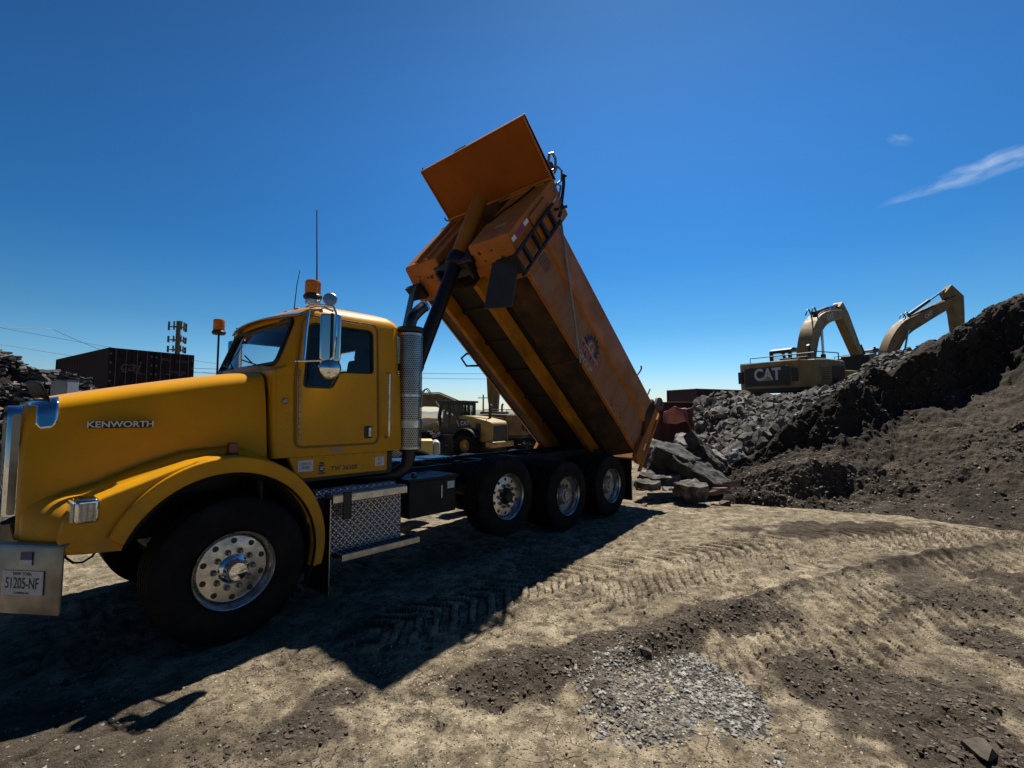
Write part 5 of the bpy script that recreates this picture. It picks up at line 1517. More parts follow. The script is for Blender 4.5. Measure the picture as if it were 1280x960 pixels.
def excavator(loc, head, tilt, boom, bw, stick, sw, bucket, label, group='yellow tracked excavators', paint='cat', logo=True, slew=0.0, detail=True):
    """local x = forwards. boom, stick = centre lines in (x, z)"""
    root = empty('excavator', loc, (0, tilt, head))
    tag(root, label, 'excavator', group)
    for s in (-1, 1):
        prof = arc(1.65, .48, .46, 90, -90, 9)+arc(-1.65, .48, .46, 270, 90, 9)
        tr = MB().prism(prof, s*1.5, s*.95).build('track', M['track_steel'], root, .02)
        b = MB(); per = []
        for x in np.arange(-1.6, 1.65, .2): per += [((x, .945), 0), ((x, .015), 0)]
        for (x, z), _ in per: b.bx(x-.03, x+.03, s*1.5, s*.95, z-.03, z+.03)
        for a in range(-80, 90, 26):
            for cx, k in ((1.65, 1), (-1.65, -1)):
                b.box((cx+k*.475*math.cos(R(a)), s*1.225, .48+.475*math.sin(R(a))), (.05, .55, .06), (0, -R(a)*k, 0))
        b.build('track_pad', M['track_steel'], tr)
        b = MB()
        for x in (-1.1, -.55, 0, .55, 1.1): b.lathe([(0, -.02), (.16, -.02), (.16, .02), (0, .02)], (x, s*1.51, .24), (0, s, 0), 16)
        for x in (-1.65, 1.65): b.lathe([(0, -.03), (.34, -.03), (.34, .02), (.2, .04), (0, .04)], (x, s*1.5, .48), (0, s, 0), 24)
        b.build('roller', M['mgrey'], tr)
    b = MB().bx(-1.2, 1.2, -1, 1, .35, .8).lathe([(0, .75), (.75, .75), (.75, 1.05), (0, 1.05)], (0, 0, 0), (0, 0, 1), 32)
    b.build('undercarriage_frame', M['mgrey'], root)
    # upper structure
    up = MB()
    top = roundpoly([(1.45, -1.45), (1.45, 1.45), (-2.35, 1.45), (-3.0, 1.15), (-3.22, .5), (-3.22, -.5), (-3.0, -1.15), (-2.35, -1.45)], .12, 3)
    up.prism(top, 1.08, 1.30, axis='z')
    house = up.build('house', M['mdark'], root, .03)
    house.rotation_euler = (0, 0, slew)
    cw = roundpoly([(-2.2, -1.48), (-2.2, 1.48), (-2.45, 1.48), (-3.05, 1.18), (-3.28, .55), (-3.28, -.55), (-3.05, -1.18), (-2.45, -1.48)], .10, 3)
    b = MB(); b.prism(cw, 1.25, 2.32, axis='z'); c_ = b.build('counterweight', M[paint], house, .09, seg=3)
    # dark rear panel that carries the letters
    pn = MB().prism(rrect(-.95, .85, 1.36, 2.12, .05), -3.292, -3.26, axis='x').build('rear_panel', M['mdark'], c_, .004)
    if logo:
        text_obj('rear_lettering', 'CAT', .66, M['white'], pn, (-3.295, -.10, 1.80), (R(90), 0, R(-90)), .006, .022, .82)
        MB().add([(-3.304, -.32, 1.56), (-3.304, .10, 1.56), (-3.304, -.11, 1.76)], [(0, 1, 2)]).build('rear_emblem', M['cat'], pn, smooth=None)
    for s in (-1, 1): MB().bx(-3.19, -3.10, s*1.0, s*1.2, 1.5, 2.0).build('tail_grille', M['mdark'], c_, .01)
    hd = MB().prism([(-2.25, 1.3), (-2.25, 2.36), (-1.2, 2.40), (.2, 2.36), (.32, 2.2), (.32, 1.3)], -1.46, .40).build('engine_hood', M[paint], house, .07, seg=3)
    for s0, s1, z0, z1 in ((-2.0, -1.1, 1.45, 2.1), (-.95, .15, 1.42, 2.12)):
        dp = MB().prism(rrect(s0, s1, z0, z1, .04), -1.475, -1.45).build('side_door', M['mdark'] if s0 > -1 else M[paint], hd, .006)
        b = MB()
        for k in range(7): b.bx(s0+.1, s1-.1, -1.482, -1.472, z0+.12+.07*k, z0+.15+.07*k)
        b.build('louvre', M['mdark'], dp)
    MB().bx(.32, 1.42, -1.46, -.55, 1.3, 1.95).build('tool_box', M[paint], house, .05)
    b = MB().bx(-1.9, -.4, -1.0, .1, 2.38, 2.52); b.bx(-3.0, -2.3, -1.2, 1.2, 2.31, 2.36)
    b.build('top_cover', M['mdark'], hd, .02)
    b = MB()
    b.tube([(-2.2, -1.42, 2.36), (-2.2, -1.42, 2.66), (-.2, -1.42, 2.66), (-.2, -1.42, 2.36)], .022, 8)
    b.tube([(-2.2, 1.2, 2.36), (-2.2, 1.2, 2.62), (-2.2, -1.4, 2.62)], .022, 8)
    b.build('handrail', M['mdark'], hd)
    MB().tube([(-1.5, -.9, 2.4), (-1.5, -.9, 2.9), (-1.58, -.9, 3.0)], .06, 10).build('exhaust', M['mdark'], hd)
    # cab
    cabm = MB()
    cp = roundpoly([(-.15, 1.3), (-.15, 3.05), (.10, 3.15), (1.05, 3.12), (1.38, 2.4), (1.42, 1.3)], .08, 3)
    cb = cabm.prism(cp, .50, 1.45).build('operator_cab', M['mdark'], house)
    boolean(cb, [MB().prism(roundpoly([(-.02, 2.15), (-.02, 2.98), (.95, 2.98), (1.22, 2.4), (1.22, 2.15)], .06, 3), .3, 1.6),
                 MB().bx(.0, 1.2, .57, 1.38, 1.5, 3.0), MB().bx(-.3, .1, .62, 1.33, 2.15, 2.92), MB().bx(1.0, 1.6, .6, 1.35, 1.9, 2.95)])
    MB().bx(-.13, -.12, .62, 1.33, 2.15, 2.92).bx(-.02, 1.2, .515, .52, 2.15, 2.98).bx(-.02, 1.2, 1.42, 1.425, 2.15, 2.98).build('cab_glass', M['cabglass'], cb, smooth=None)
    MB().bx(.2, .7, .75, 1.2, 1.6, 2.5).build('operator_seat', M['interior'], cb, .05)
    # boom, stick, bucket
    bm_ = MB().prism(ribbon(boom, bw), -.30, .30).build('boom', M[paint], house, .025)
    ft = Vector(boom[0]); tip = Vector(boom[-1])
    n_ = len(boom)
    mid = Vector(boom[n_//2]); bwm = bw[n_//2]
    for s in (-1, 1): cyl3('boom_cylinder', (ft.x+.75, ft.y-.45), (mid.x+.05, mid.y-.05), s*.42, .10, bm_)
    st = MB().prism(ribbon(stick, sw), -.21, .21).build('stick', M[paint], bm_, .02)
    m2 = Vector(boom[int(n_*.62)])
    up_ = Vector((0, bw[n_//2]*.5+.16))
    cyl3('stick_cylinder', m2+up_, Vector(stick[0]), 0, .105, st)
    sa = Vector(stick[0]); sb_ = Vector(stick[-1]); ds = (sb_-sa).normalized(); nn = Vector((-ds.y, ds.x))
    if nn.x < 0: nn = -nn
    ws_ = sw[0]
    cyl3('bucket_cylinder', sa+ds*.35*(sb_-sa).length*.6+nn*(ws_*.5+.06), sb_-ds*.55+nn*.36, 0, .085, st)
    bk_c = sb_+ds*.1
    pr = bucket
    pts = [(bk_c.x+p[0], bk_c.y+p[1]) for p in pr]
    bu = MB().prism(pts, -.62, .62).build('bucket', M['mdark'], st, .02)
    b = MB()
    k0, k1 = Vector(pts[2]), Vector(pts[3])
    dv = (k0-k1).normalized()
    for y in (-.5, -.25, 0, .25, .5):
        b.prism([tuple(k0+dv*-.05+Vector((-dv.y, dv.x))*.05), tuple(k0+dv*.22), tuple(k0+dv*-.05-Vector((-dv.y, dv.x))*.05)], y-.05, y+.05)
    b.build('tooth', M['track_steel'], bu)
    b = MB()
    for s in (-1, 1): b.tube([(sb_.x-ds.x*.55, s*.16, sb_.y-ds.y*.55), (sb_.x-ds.x*.5+nn.x*.36, s*.16, sb_.y-ds.y*.5+nn.y*.36), (pts[0][0], s*.16, pts[0][1])], .05, 8)
    b.build('linkage', M['mdark'], st)
    # hydraulic lines along the boom
    b = MB()
    for y in (-.16, -.05, .06, .17):
        b.tube([(p[0]-.0, y, p[1]+w_*.5+.05) for p, w_ in zip(boom, bw)], .028, 6)
    for yy, hh_ in ((.12, .30), (-.12, .36)): b.tube([(m2.x-.55+.55*f_, yy, m2.y+.36+hh_*math.sin(PI*f_)) for f_ in np.linspace(0, 1, 9)], .03, 6)
    b.build('hydraulic_line', M['mdark'], bm_)
    if logo:
        i = int(n_*.76)
        p = (Vector(boom[i])+Vector(boom[i+1]))*.5 if n_ > 3 else mid
        t = (Vector(boom[min(i+2, n_-1)])-Vector(boom[i-1])).normalized(); an = math.atan2(t.y, t.x)
        text_obj('boom_lettering', 'CAT', .34, M['white'], bm_, (p.x, -.304, p.y), (R(90), -an, 0), .002, .008, 1.0)
    return root
BK = [(.28, .05), (.55, -.45), (.30, -1.05), (-.55, -.55), (-.25, .10)]
def heading(px, turn): return math.atan2(FWD2.y, FWD2.x)-math.atan((px-640)/580)-R(turn)
p = at(1008, 480, 20.6)
E1 = excavator((p.x, p.y, 1.68), heading(1008, 25), R(-2.0),
    smooth_pts([(.05, 1.9), (.25, 2.9), (.75, 3.85), (1.75, 4.5), (3.8, 4.85)], 4), list(np.interp(np.linspace(0, 1, 17), [0, .3, .6, 1], [.5, .60, .64, .42])),
    [(3.45, 5.3), (3.9, 4.75), (4.9, 3.5), (5.45, 2.8)], [.42, .66, .5, .38],
    [(.30, .25), (.75, -.15), (.72, -1.25), (-.30, -1.35), (-.45, .15)],
    'yellow excavator with dark rear panel and white letters perched on the rubble slope', paint='cat_tan')
p = at(1102, 440, 28.5)
E2 = excavator((p.x, p.y, 2.75), heading(1102, 41), 0,
    smooth_pts([(.1, 1.9), (.55, 3.0), (1.5, 4.25), (3.0, 5.05), (5.7, 6.35)], 4), list(np.interp(np.linspace(0, 1, 17), [0, .3, .6, 1], [.5, .85, .82, .52])),
    [(5.1, 7.0), (5.75, 6.35), (5.82, 5.4), (5.85, 3.6)], [.75, 1.15, .85, .55],
    [(.25, .15), (.6, -.25), (.5, -1.0), (-.5, -.9), (-.4, .1)],
    'yellow excavator mostly hidden behind the crest with only its raised boom and arm showing', paint='cat_dirty')
# two more beyond the frame of the truck
p = at(592, 545, 27)
E3 = excavator((p.x, p.y, -.6), heading(592, -75), 0,
    [(.1, 1.8), (.9, 2.7), (2.1, 3.2), (3.2, 3.2), (4.5, 2.8)], [.5, .8, .8, .75, .55],
    [(4.2, 3.2), (4.6, 2.6), (4.7, 1.7), (4.75, .9)], [.5, .7, .5, .4], BK,
    'dusty yellow excavator with a low arched boom behind the wheel loader', paint='cat_dirty', logo=False)
p = at(697, 540, 30)
E4 = excavator((p.x, p.y, -.6), heading(697, -80), 0,
    [(.1, 1.9), (.8, 3.4), (1.9, 4.7), (3.0, 5.3), (4.3, 5.5)], [.5, .8, .8, .75, .55],
    [(4.0, 5.9), (4.4, 5.3), (4.35, 3.6), (4.3, 1.9)], [.6, .85, .75, .45], BK,
    'excavator behind the raised dump body with its arm reaching down to scrap', paint='cat_dirty', logo=False)

# =================================================================== WHEEL LOADER
p = at(569, 560, 26)
wl = empty('wheel_loader', (p.x, p.y, -.6), (0, 0, heading(569, -50)))
wl.scale = (.93, .93, .93)
tag(wl, 'yellow wheel loader with dark cab seen between the exhaust guard and the dump body', 'wheel loader')
b = MB().prism([(-3.3, 1.0), (-3.3, 2.05), (-3.15, 2.16), (-1.9, 2.42), (-.95, 2.5), (-.95, 1.0)], -.85, .85)
eh = b.build('engine_hood', M['cat'], wl, .08, seg=3)
MB().bx(-3.33, -3.29, -.68, .68, 1.05, 1.95).build('rear_grille', M['mdark'], eh, .01)
b = MB()
for k in range(9): b.bx(-3.34, -3.325, -.66, .66, 1.1+.09*k, 1.13+.09*k)
b.build('grille_slat', M['mgrey'], eh)
for s in (-1, 1):
    MB().prism(rrect(-2.55, -2.2, 1.15, 2.05, .03), s*.85, s*.865).build('side_vent', M['mdark'], eh)
    MB().prism([(-1.9, 1.85), (-1.0, 1.75), (-1.0, 2.3), (-1.55, 2.25)], s*.85, s*.862).build('side_panel', M['mdark'], eh)
    text_obj('side_lettering', 'CAT', .33, M['white'], eh, (-1.42, s*.868, 2.04), (R(90), 0, 0 if s < 0 else R(180)), .002, .012, 1.0)
MB().add([(-1.02, .866, 1.85), (-.86, .866, 2.2), (-.80, .866, 2.2), (-.98, .866, 1.85)], [(0, 1, 2, 3)]).build('side_stripe', M['white'], eh, smooth=None)
MB().bx(-3.55, -3.0, -1.05, 1.05, .72, 1.05).build('rear_counterweight', M['cat'], wl, .06)
for s in (-1, 1): MB().bx(-3.57, -3.54, s*.98, s*.76, .86, .98).build('tail_lamp', M['red_lens'], wl)
MB().tube([(-2.35, -.3, 2.3), (-2.35, -.3, 3.0), (-2.45, -.3, 3.1)], .085, 12).build('exhaust_stack', M['mdark'], wl)
cbp = MB().prism(roundpoly([(-.95, 1.5), (-.95, 3.25), (.55, 3.25), (.75, 2.4), (.55, 1.5)], .06, 3), -.78, .78)
cb = cbp.build('operator_cab', M['mdark'], wl)
boolean(cb, [MB().prism([(-.84, 2.05), (-.84, 3.12), (-.22, 3.12), (-.22, 2.05)], -1, 1), MB().prism([(-.12, 1.75), (-.12, 3.12), (.45, 3.12), (.6, 2.4), (.45, 1.75)], -1, 1),
             MB().bx(-.87, .5, -.70, .70, 1.65, 3.15), MB().bx(-1.2, -.8, -.62, .62, 2.1, 3.08), MB().bx(.3, 1.0, -.62, .62, 2.1, 3.08)])
b = MB()
for s in (-1, 1): b.bx(-.84, -.22, s*.76, s*.755, 2.05, 3.12).bx(-.12, .45, s*.76, s*.755, 1.75, 3.12)
b.bx(-.94, -.935, -.62, .62, 2.1, 3.08).build('cab_glass', M['cabglass'], cb, smooth=None)
MB().bx(-.6, -.1, -.3, .3, 1.7, 2.6).build('operator_seat', M['interior'], cb, .05)
MB().prism(rrect(-1.08, .72, 3.24, 3.36, .04), -.88, .88).build('cab_roof', M['mdark'], wl, .02)
b = MB().bx(-2.9, -.2, -.55, .55, .6, 1.05).bx(-.3, 2.0, -.5, .5, .6, 1.3); b.build('loader_frame', M['mgrey'], wl, .04)
for s in (-1, 1):
    for x in (-1.75, 1.35):
        pr = [(.35, -.28), (.4, -.32), (.65, -.33), (.76, -.26), (.80, -.18), (.80, .18), (.76, .26), (.65, .33), (.4, .32), (.35, .28)]
        w_ = MB().lathe(pr, (0, 0, 0), (0, s, 0), 44, closed=True).build('wheel', M['rubber'], wl, smooth=40)
        w_.location = (x, s*1.05, .80)
        b = MB()
        for k in range(22):
            a = 2*PI*k/22
            for z0, dz in ((-.15, .25), (.15, -.25)): b.box((.805*math.cos(a+.07*(z0 > 0)), s*z0, .805*math.sin(a+.07*(z0 > 0))), (.05, .3, .075), (0, -a, 0))
        b.build('tread_block', M['rubber'], w_)
        MB().lathe([(.36, -.1), (.37, .24), (.33, .22), (.28, .10), (.14, .08), (.13, .2), (0, .2)], (0, 0, 0), (0, s, 0), 32).build('rim', M['cat'], w_, smooth=40)
    ar = arc(-1.75, .80, .98, 18, 150, 12)
    b = MB(); b.loft([[(x, s*.80, z) for x, z in ar], [(x, s*1.42, z) for x, z in ar]], caps=False)
    o = b.build('rear_fender', M['mdark'], wl); o.modifiers.new('s', 'SOLIDIFY').thickness = .04
    b = MB(); b.bx(-1.2, -1.05, s*1.0, s*1.38, 1.78, 1.82).bx(-.9, -.2, s*.85, s*1.3, 1.35, 1.42).bx(-.6, -.3, s*1.0, s*1.3, .75, .8)
    b.build('access_step', M['mgrey'], wl)
    b = MB().prism(ribbon([(.9, 2.0), (2.0, 1.6), (3.1, .75)], [.25, .4, .3]), s*.62, s*.5); b.build('lift_arm', M['cat'], wl, .02)
    b = MB().tube([(-.95, s*.86, 2.5), (-2.9, s*.84, 2.32), (-2.95, s*.84, 2.2)], .02, 6); b.build('handrail', M['mdark'], wl)
MB().prism([(3.1, .2), (3.3, 1.1), (3.5, 1.2), (3.35, .45), (4.3, .12), (4.3, .06)], -1.4, 1.4).build('bucket', M['mgrey'], wl, .02)

# pale yellow equipment box in front of the loader
p = at(534, 560, 15.5)
eb = empty('equipment_box', (p.x, p.y, -.6), (0, 0, -YAW+R(12)))
tag(eb, 'pale yellow equipment box with a rounded grey end standing left of the wheel loader wheel', 'equipment box')
bx_ = MB().bx(-.62, .18, -.5, .5, .35, 1.55).build('housing', mat('pale_yellow_paint', (.60, .50, .14), (.45, .38, .13), 3, .5), eb, .06, seg=3)
text_obj('housing_lettering', 'HYD', .17, M['ink'], bx_, (-.12, -.503, .95), (R(90), 0, 0), .002, .004)
MB().bx(.18, .40, -.5, .5, .35, 1.52).build('end_cover', mat('pale_grey_cover', (.42, .42, .42), (.3, .3, .29), 5, .5), eb, .10, seg=4)
MB().bx(-.55, .3, -.4, .4, 0, .35).build('skid', M['mdark'], eb, .02)

# =================================================================== CONTAINERS
def container(loc, rz, L, m, label, group, name='shipping_container', z=0, doors=True, letter=None):
    W_, H = 2.44, 2.6
    root = empty(name, loc, (0, 0, rz)); tag(root, label, 'shipping container', group)
    b = MB()
    n = int(L/.14)
    for s in (-1, 1):
        pts = []
        for k in range(n+1):
            x = -L/2+.12+(L-.24)*k/n; o_ = [0, 0, .036, .036][k % 4]
            pts.append((x, s*(W_/2-.01-o_)))
        lo = [(x, y, .14) for x, y in pts]; hi = [(x, y, H-.1) for x, y in pts]
        lo2 = [(x, y-s*.04, .14) for x, y in pts]; hi2 = [(x, y-s*.04, H-.1) for x, y in pts]
        b.loft([lo, hi, hi2, lo2], caps=False, loop=False)
    b.build('side_wall', m, root, smooth=None)
    b = MB().bx(-L/2+.05, L/2-.05, -W_/2+.05, W_/2-.05, H-.05, H-.02); b.build('roof', m, root)
    MB().bx(-L/2+.05, L/2-.05, -W_/2+.05, W_/2-.05, .05, .12).build('floor', m, root)
    b = MB()
    for s in (-1, 1):
        b.bx(-L/2, L/2, s*W_/2, s*(W_/2-.07), 0, .15).bx(-L/2, L/2, s*W_/2, s*(W_/2-.07), H-.11, H)
        for t in (-1, 1): b.bx(t*L/2, t*(L/2-.13), s*W_/2, s*(W_/2-.13), 0, H)
        b.bx(s*L/2, s*(L/2-.08), -W_/2, W_/2, 0, .15).bx(s*L/2, s*(L/2-.08), -W_/2, W_/2, H-.11, H)
    b.build('frame', m, root, .012)
    MB().bx(L/2-.08, L/2-.04, -1.1, 1.1, .12, H-.1).build('end_wall', m, root)
    for s in (-1, 1):
        d = MB().bx(-L/2+.02, -L/2+.06, s*.015, s*1.1, .15, H-.11).build('door', m, root, .006)
        for k in (.3, .85):
            MB().tube([(-L/2-.0, s*k, .1), (-L/2-.0, s*k, H-.08)], .022, 8).build('lock_bar', M['mgrey'], d)
        for k in range(4): MB().bx(-L/2-.01, -L/2+.03, s*1.06, s*1.16, .35+.6*k, .48+.6*k).build('hinge', M['mgrey'], d)
        MB().bx(-L/2-.03, -L/2+.0, s*.2, s*.5, 1.05, 1.1).build('handle', M['mgrey'], d)
    if letter:
        for (txt, y, z_, sz, sk) in letter:
            text_obj('door_lettering', txt, sz, M['cont_print'], root, (-L/2+.012, y, z_), (R(90), 0, R(-90)), .002, .004, 1.0, shear=sk)
    return root
M['cont_print'] = mat('faded_container_print', (.10, .09, .10), (.05, .045, .05), 20, .8, spec=.1)
M['cont_dark'] = mat('dark_container_paint', (0.0240, 0.0150, 0.0190), (0.0150, 0.0100, 0.0140), 2.5, .8, bump=.05, spec=.1)
M['cont_red'] = mat('oxide_container_paint', (.085, .018, .022), (.045, .014, .017), 2.5, .65, bump=.05)
CD = 30.0
cx_ang = math.atan((133-640)/580)
p = at(161, 440, CD+6)
# ends face right-forward towards the camera
base = CAM+FWD2*CD+RGT2*((133-640)/580*CD)
er = (RGT2*.557+FWD2*.831).normalized()      # along the doors, to the right as seen
el = Vector((-er.y, er.x, 0))
if el.dot(RGT2) > 0: el = -el                    # along the length, away to the left
rz = math.atan2(el.y, el.x)
# container local -x end has the doors; local y runs to the left of local x
LL = 12.2
TOPZ = 1.802+(517.5-434)/580*CD
grp = 'dark shipping containers behind the hood'
for j in range(2):
    for lev in range(2):
        c = base+er*(1.22+2.50*j)+el*(LL/2)
        lt = None
        if lev == 1: lt = [('cai', .10, 1.45, 1.05, .25), ('CAIU 2', -.55, .98, .16, 0)] if j == 0 else [('MSC', .55, 2.1, .30, 0), ('GROSS', -.45, 2.05, .26, 0), ('TARE 2200', -.2, 1.25, .22, 0)]
        nm = [['bottom left container of the dark stack beyond the hood', 'upper left container with faded slanted letters on its dark door'], ['bottom right container of the dark stack beyond the hood', 'upper right dark container with small faded lines of print, nearest the cell tower']][j][lev]
        if lev == 0 and False: continue
        container((c.x, c.y, TOPZ-2.6-2.62*(1-lev)), rz, LL, M['cont_dark'], nm, grp, letter=lt)
# red containers behind the tailgate
for (x, y, D, L, turn, label) in ((845, 520, 24, 6.1, 62, 'dark red container low behind the tailgate with crumpled sheet metal in front'), (895, 500, 30, 6.1, 40, 'small looking red container end on top of the rubble skyline')):
    p = at(x, y, D)
    z = 1.802+(517-(503 if x == 845 else 488))/580*D-2.6
    container((p.x, p.y, z), heading(x, turn)+PI, L, M['cont_red'], label, 'red containers behind the rubble')
p = at(662, 552, 19)
container((p.x, p.y, -2.55), heading(662, 75), 6.1, M['cont_red'], 'red container top showing low between loader and dump body', 'red containers behind the rubble')
# crumpled sheet metal
p = at(858, 521, 19.5)
b = MB(); q = random.Random(4)
def fn(i, j):
    x = -.95+1.9*i; h = .28+.42*i-.2*math.sin(i*9)*.6
    fold = .22*math.sin(i*11+j*2)+.1*math.sin(i*23+1)
    zz = (-.55+.35*i*(1-.3*j))*0+(j-.5)*(.35+.85*i*(.75+.25*math.sin(i*14)))-.1*i
    return (x, fold*.8-.35*j, zz)
b.grid(fn, 40, 10)
o = b.build('crumpled_sheet', mat('pinkish_sheet_metal', (.36, .15, .15), (.26, .09, .09), 3, .6, .1), smooth=50)
o.modifiers.new('s', 'SOLIDIFY').thickness = .02
o.location = (p.x, p.y, 1.802+(517-521)/580*19.5); o.rotation_euler = (R(-25), 0, -YAW)
tag(o, 'crumpled pinkish red sheet metal propped before the dark red container', 'sheet metal')

# =================================================================== LEFT DEBRIS HEAP
M['debris'] = soil_mat('debris_soil', (.05, .045, .042), (.09, .08, .07), (.02, .017, .016), (.05, .042, .036), (.2, .2, .2))
na, nd = 200, 120
us = np.linspace(-1, 1, na); vs = np.linspace(-1, 1, nd)
U, V_ = np.meshgrid(us, vs, indexing='ij')
hc_ = CAM+FWD2*12.6+RGT2*(-15.0)
hx_ = 10.4; hy_ = 4.6
X = hc_.x+RGT2.x*U*hx_+FWD2.x*V_*hy_; Y = hc_.y+RGT2.y*U*hx_+FWD2.y*V_*hy_
rr = np.hypot(U*(1+.1*V_), V_)
H = 4.25*np.clip(1-rr, 0, 1)**.85
H = H+smooth(1, .8, rr)*(.45*fbm(X*.9, Y*.9, 4, 81)+.18*fbm(X*4, Y*4, 4, 82))
bz, _, _ = ground_height(X, Y)
DX, DY, DZ = X, Y, bz-.1+H
dh = grid_mesh('debris_heap', X, Y, DZ, {'damp_shade': np.clip(.5+fbm(X, Y, 3, 5), 0, 1), 'grav': np.zeros_like(X)}, M['debris'])
tag(dh, 'dark heap of mixed debris at the far left behind the truck nose', 'debris heap')
q = random.Random(77)
M['plank'] = mat('weathered_debris', (0.0231, 0.0198, 0.0178), (0.1584, 0.1485, 0.1386), 1.5, .9, lo=.35, hi=.75)
b = MB(); b2 = MB(); b3 = MB()
for k in range(9000):
    i = int(q.uniform(.02, .98)*na); j = int(q.uniform(0, .62)*nd)
    if rr[i, j] > .98: continue
    pz = Vector((DX[i, j], DY[i, j], DZ[i, j]))
    t_ = (b, b2, b3)[0 if k % 9 < 4 else (1 if k % 9 < 8 else 2)]
    L_ = q.uniform(.06, .5)
    t_.box(pz+Vector((0, 0, .04)), (L_, q.uniform(.04, .18), q.uniform(.015, .07)), (q.uniform(-.5, .5), q.uniform(-.5, .5), q.uniform(0, 6.3)))
for bb_, m, l in ((b, M['plank'], 'grey splintered debris covering the dark heap'), (b2, M['mdark'], 'black scraps strewn over the dark heap'), (b3, M['brickish'], 'rusty brown scraps strewn over the dark heap')):
    o = bb_.build('debris', m, smooth=None); tag(o, l, 'debris', kind='stuff')
p = at(81, 482, 9.6)
o = MB().bx(-.17, .17, -.13, .13, -.3, .10).build('utility_box', mat('grey_blue_box', (.22, .26, .30), (.16, .18, .2), 6, .5), None, .015)
o.location = p; o.rotation_euler = (0, 0, -YAW)
tag(o, 'plain grey blue box on the debris heap just above the hood', 'box')
MB().bx(-.175, .175, -.135, .135, .10, .115).build('lid', M['mgrey'], o)

# =================================================================== CELL TOWER, POLES, CABLES
D = 80
p = at(221.5, 445, D)
ct = empty('cell_tower', (p.x, p.y, -1)); tag(ct, 'distant cell tower mast carrying three rings of antennas above the containers', 'cell tower')
ztop = 1.802+(517-401)/580*D+1
MB().tube([(0, 0, 0), (0, 0, ztop)], [.55, .33], 14).build('mast', M['mgrey'], ct)
for zz in (ztop-1.0, ztop-3.3, ztop-5.0):
    b = MB(); n = 3
    for k in range(3):
        a0 = 2*PI*k/3+.5; a1 = 2*PI*(k+1)/3+.5; r = 1.55
        b.tube([(r*math.cos(a0), r*math.sin(a0), zz), (r*math.cos(a1), r*math.sin(a1), zz)], .07, 6).tube([(0, 0, zz), (r*math.cos((a0+a1)/2)*.5, r*math.sin((a0+a1)/2)*.5, zz)], .1, 6)
    pf = b.build('antenna_platform', M['mgrey'], ct)
    for k in range(3):
        a0 = 2*PI*k/3+.5; a1 = 2*PI*(k+1)/3+.5
        for f in (.1, .5, .9):
            x = 1.55*(math.cos(a0)*(1-f)+math.cos(a1)*f); y = 1.55*(math.sin(a0)*(1-f)+math.sin(a1)*f)
            MB().box((x*1.06, y*1.06, zz+.1), (.20, .16, 1.5 if zz > ztop-2 else 1.1), (0, 0, (a0+a1)/2)).build('panel_antenna', M['mgrey'], pf)
def cable(pts, r, label):
    P = []
    for a, c in zip(pts[:-1], pts[1:]):
        for k in range(12):
            f = k/12; v = Vector(a)*(1-f)+Vector(c)*f; v.z -= 4*f*(1-f)*(.012*(Vector(a)-Vector(c)).length); P.append(v)
    P.append(Vector(pts[-1]))
    o = MB().tube(P, r, 5).build('overhead_cable', M['plastic']); tag(o, label, 'cable', 'overhead cables'); return o
cable([at(-60, 405, 34), at(65, 411, 40), at(128, 438, 44)], .022, 'dark sagging cable ending above the containers at far left')
cable([at(-60, 420, 40), at(300, 470, 75)], .022, 'straight cable sinking behind the dark container stack')
cable([at(-60, 398, 60), at(330, 462, 90)], .022, 'faint thin cable highest of those at the left')
cable([at(150, 455, 70), at(420, 462, 70), at(660, 466, 70)], .03, 'upper of the two cables crossing the gap behind the exhaust guard')
cable([at(150, 460, 70), at(420, 467, 70), at(660, 473, 70)], .03, 'lower of the two cables crossing the gap behind the exhaust guard')
p = at(604, 520, 70)
up_ = empty('utility_pole', (p.x, p.y, -.7)); tag(up_, 'thin distant utility pole in the gap left of the dump body', 'utility pole')
zt = 1.802+(517-493)/580*70+.7
MB().tube([(0, 0, 0), (0, 0, zt)], [.16, .11], 10).build('post', M['mgrey'], up_)
MB().box((0, 0, zt-.5), (1.6, .12, .12), (0, 0, -YAW)).build('crossarm', M['mgrey'], up_)

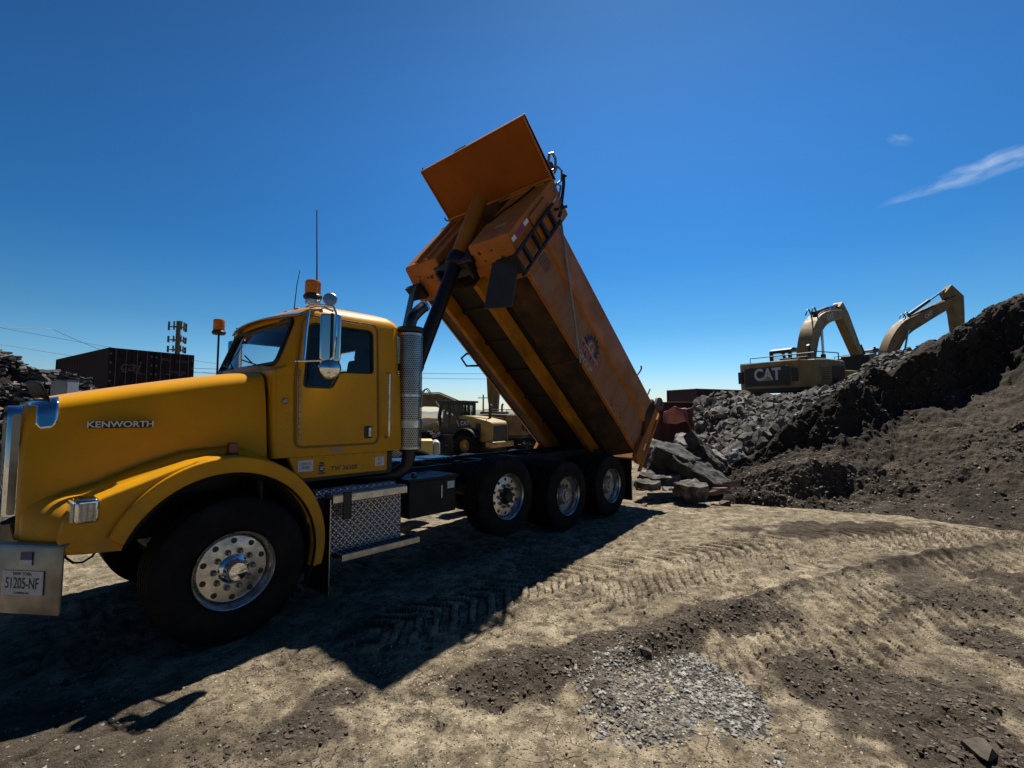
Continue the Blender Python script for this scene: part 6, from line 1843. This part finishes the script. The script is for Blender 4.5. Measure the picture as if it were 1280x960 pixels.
# long low earth bank that closes the yard behind the machines
na, nd = 160, 30
bk_pts = [sd(D_*k_, D_, -.65) for k_, D_ in ((-1.25, 46), (-.7, 47), (-.2, 48), (.12, 48), (.34, 46))]
bp_ = smooth_pts([(v.x, v.y) for v in bk_pts], 40); na = len(bp_)
U, V_ = np.meshgrid(np.arange(na), np.linspace(-1, 1, nd), indexing='ij')
PX = np.array([p_[0] for p_ in bp_])[U]; PY = np.array([p_[1] for p_ in bp_])[U]
X = PX+FWD2.x*V_*4; Y = PY+FWD2.y*V_*4
Zb = -.65+2.1*np.clip(1-np.abs(V_), 0, 1)**.8*(1+.5*fbm(X*.15, Y*.15, 3, 101))+.3*fbm(X*.8, Y*.8, 4, 102)*(1-np.abs(V_))
o = grid_mesh('earth_bank', X, Y, Zb, {'damp_shade': np.clip(.4+fbm(X*.4, Y*.4, 3, 103)*1.5, 0, 1), 'grav': np.zeros_like(X)}, M['debris'])
tag(o, 'long low earth bank closing the yard far behind the parked machines', 'earth bank')
# grey scrap pile and low clutter beyond the loader
q = random.Random(55)
sp_ = CAM+FWD2*30+RGT2*(.5)
na, nd = 70, 40
U, V_ = np.meshgrid(np.linspace(-1, 1, na), np.linspace(-1, 1, nd), indexing='ij')
X = sp_.x+RGT2.x*U*5+FWD2.x*V_*3; Y = sp_.y+RGT2.y*U*5+FWD2.y*V_*3
rr2 = np.hypot(U, V_); Zs = -1.05+2.2*np.clip(1-rr2, 0, 1)**.8+smooth(1, .7, rr2)*.3*fbm(X, Y, 4, 99)
o = grid_mesh('scrap_heap', X, Y, Zs, {'damp_shade': np.zeros_like(X), 'grav': np.zeros_like(X)}, soil_mat('pale_scrap', (.16, .15, .14), (.28, .26, .24), (.06, .055, .05), (.12, .11, .1), (.3, .3, .3)))
tag(o, 'pale grey scrap heap far behind the truck frame beside the loader', 'scrap heap')
b = MB()
for k in range(500):
    i = q.randrange(na); j = q.randrange(nd//2)
    if rr2[i, j] > .97: continue
    b.box((X[i, j], Y[i, j], Zs[i, j]+.05), (q.uniform(.15, .9), q.uniform(.05, .3), q.uniform(.03, .12)), (q.uniform(-.5, .5), q.uniform(-.5, .5), q.uniform(0, 6)))
tag(b.build('scrap', M['plank'], smooth=None), 'mixed pale scrap pieces strewn over the far grey heap', 'scrap', kind='stuff')
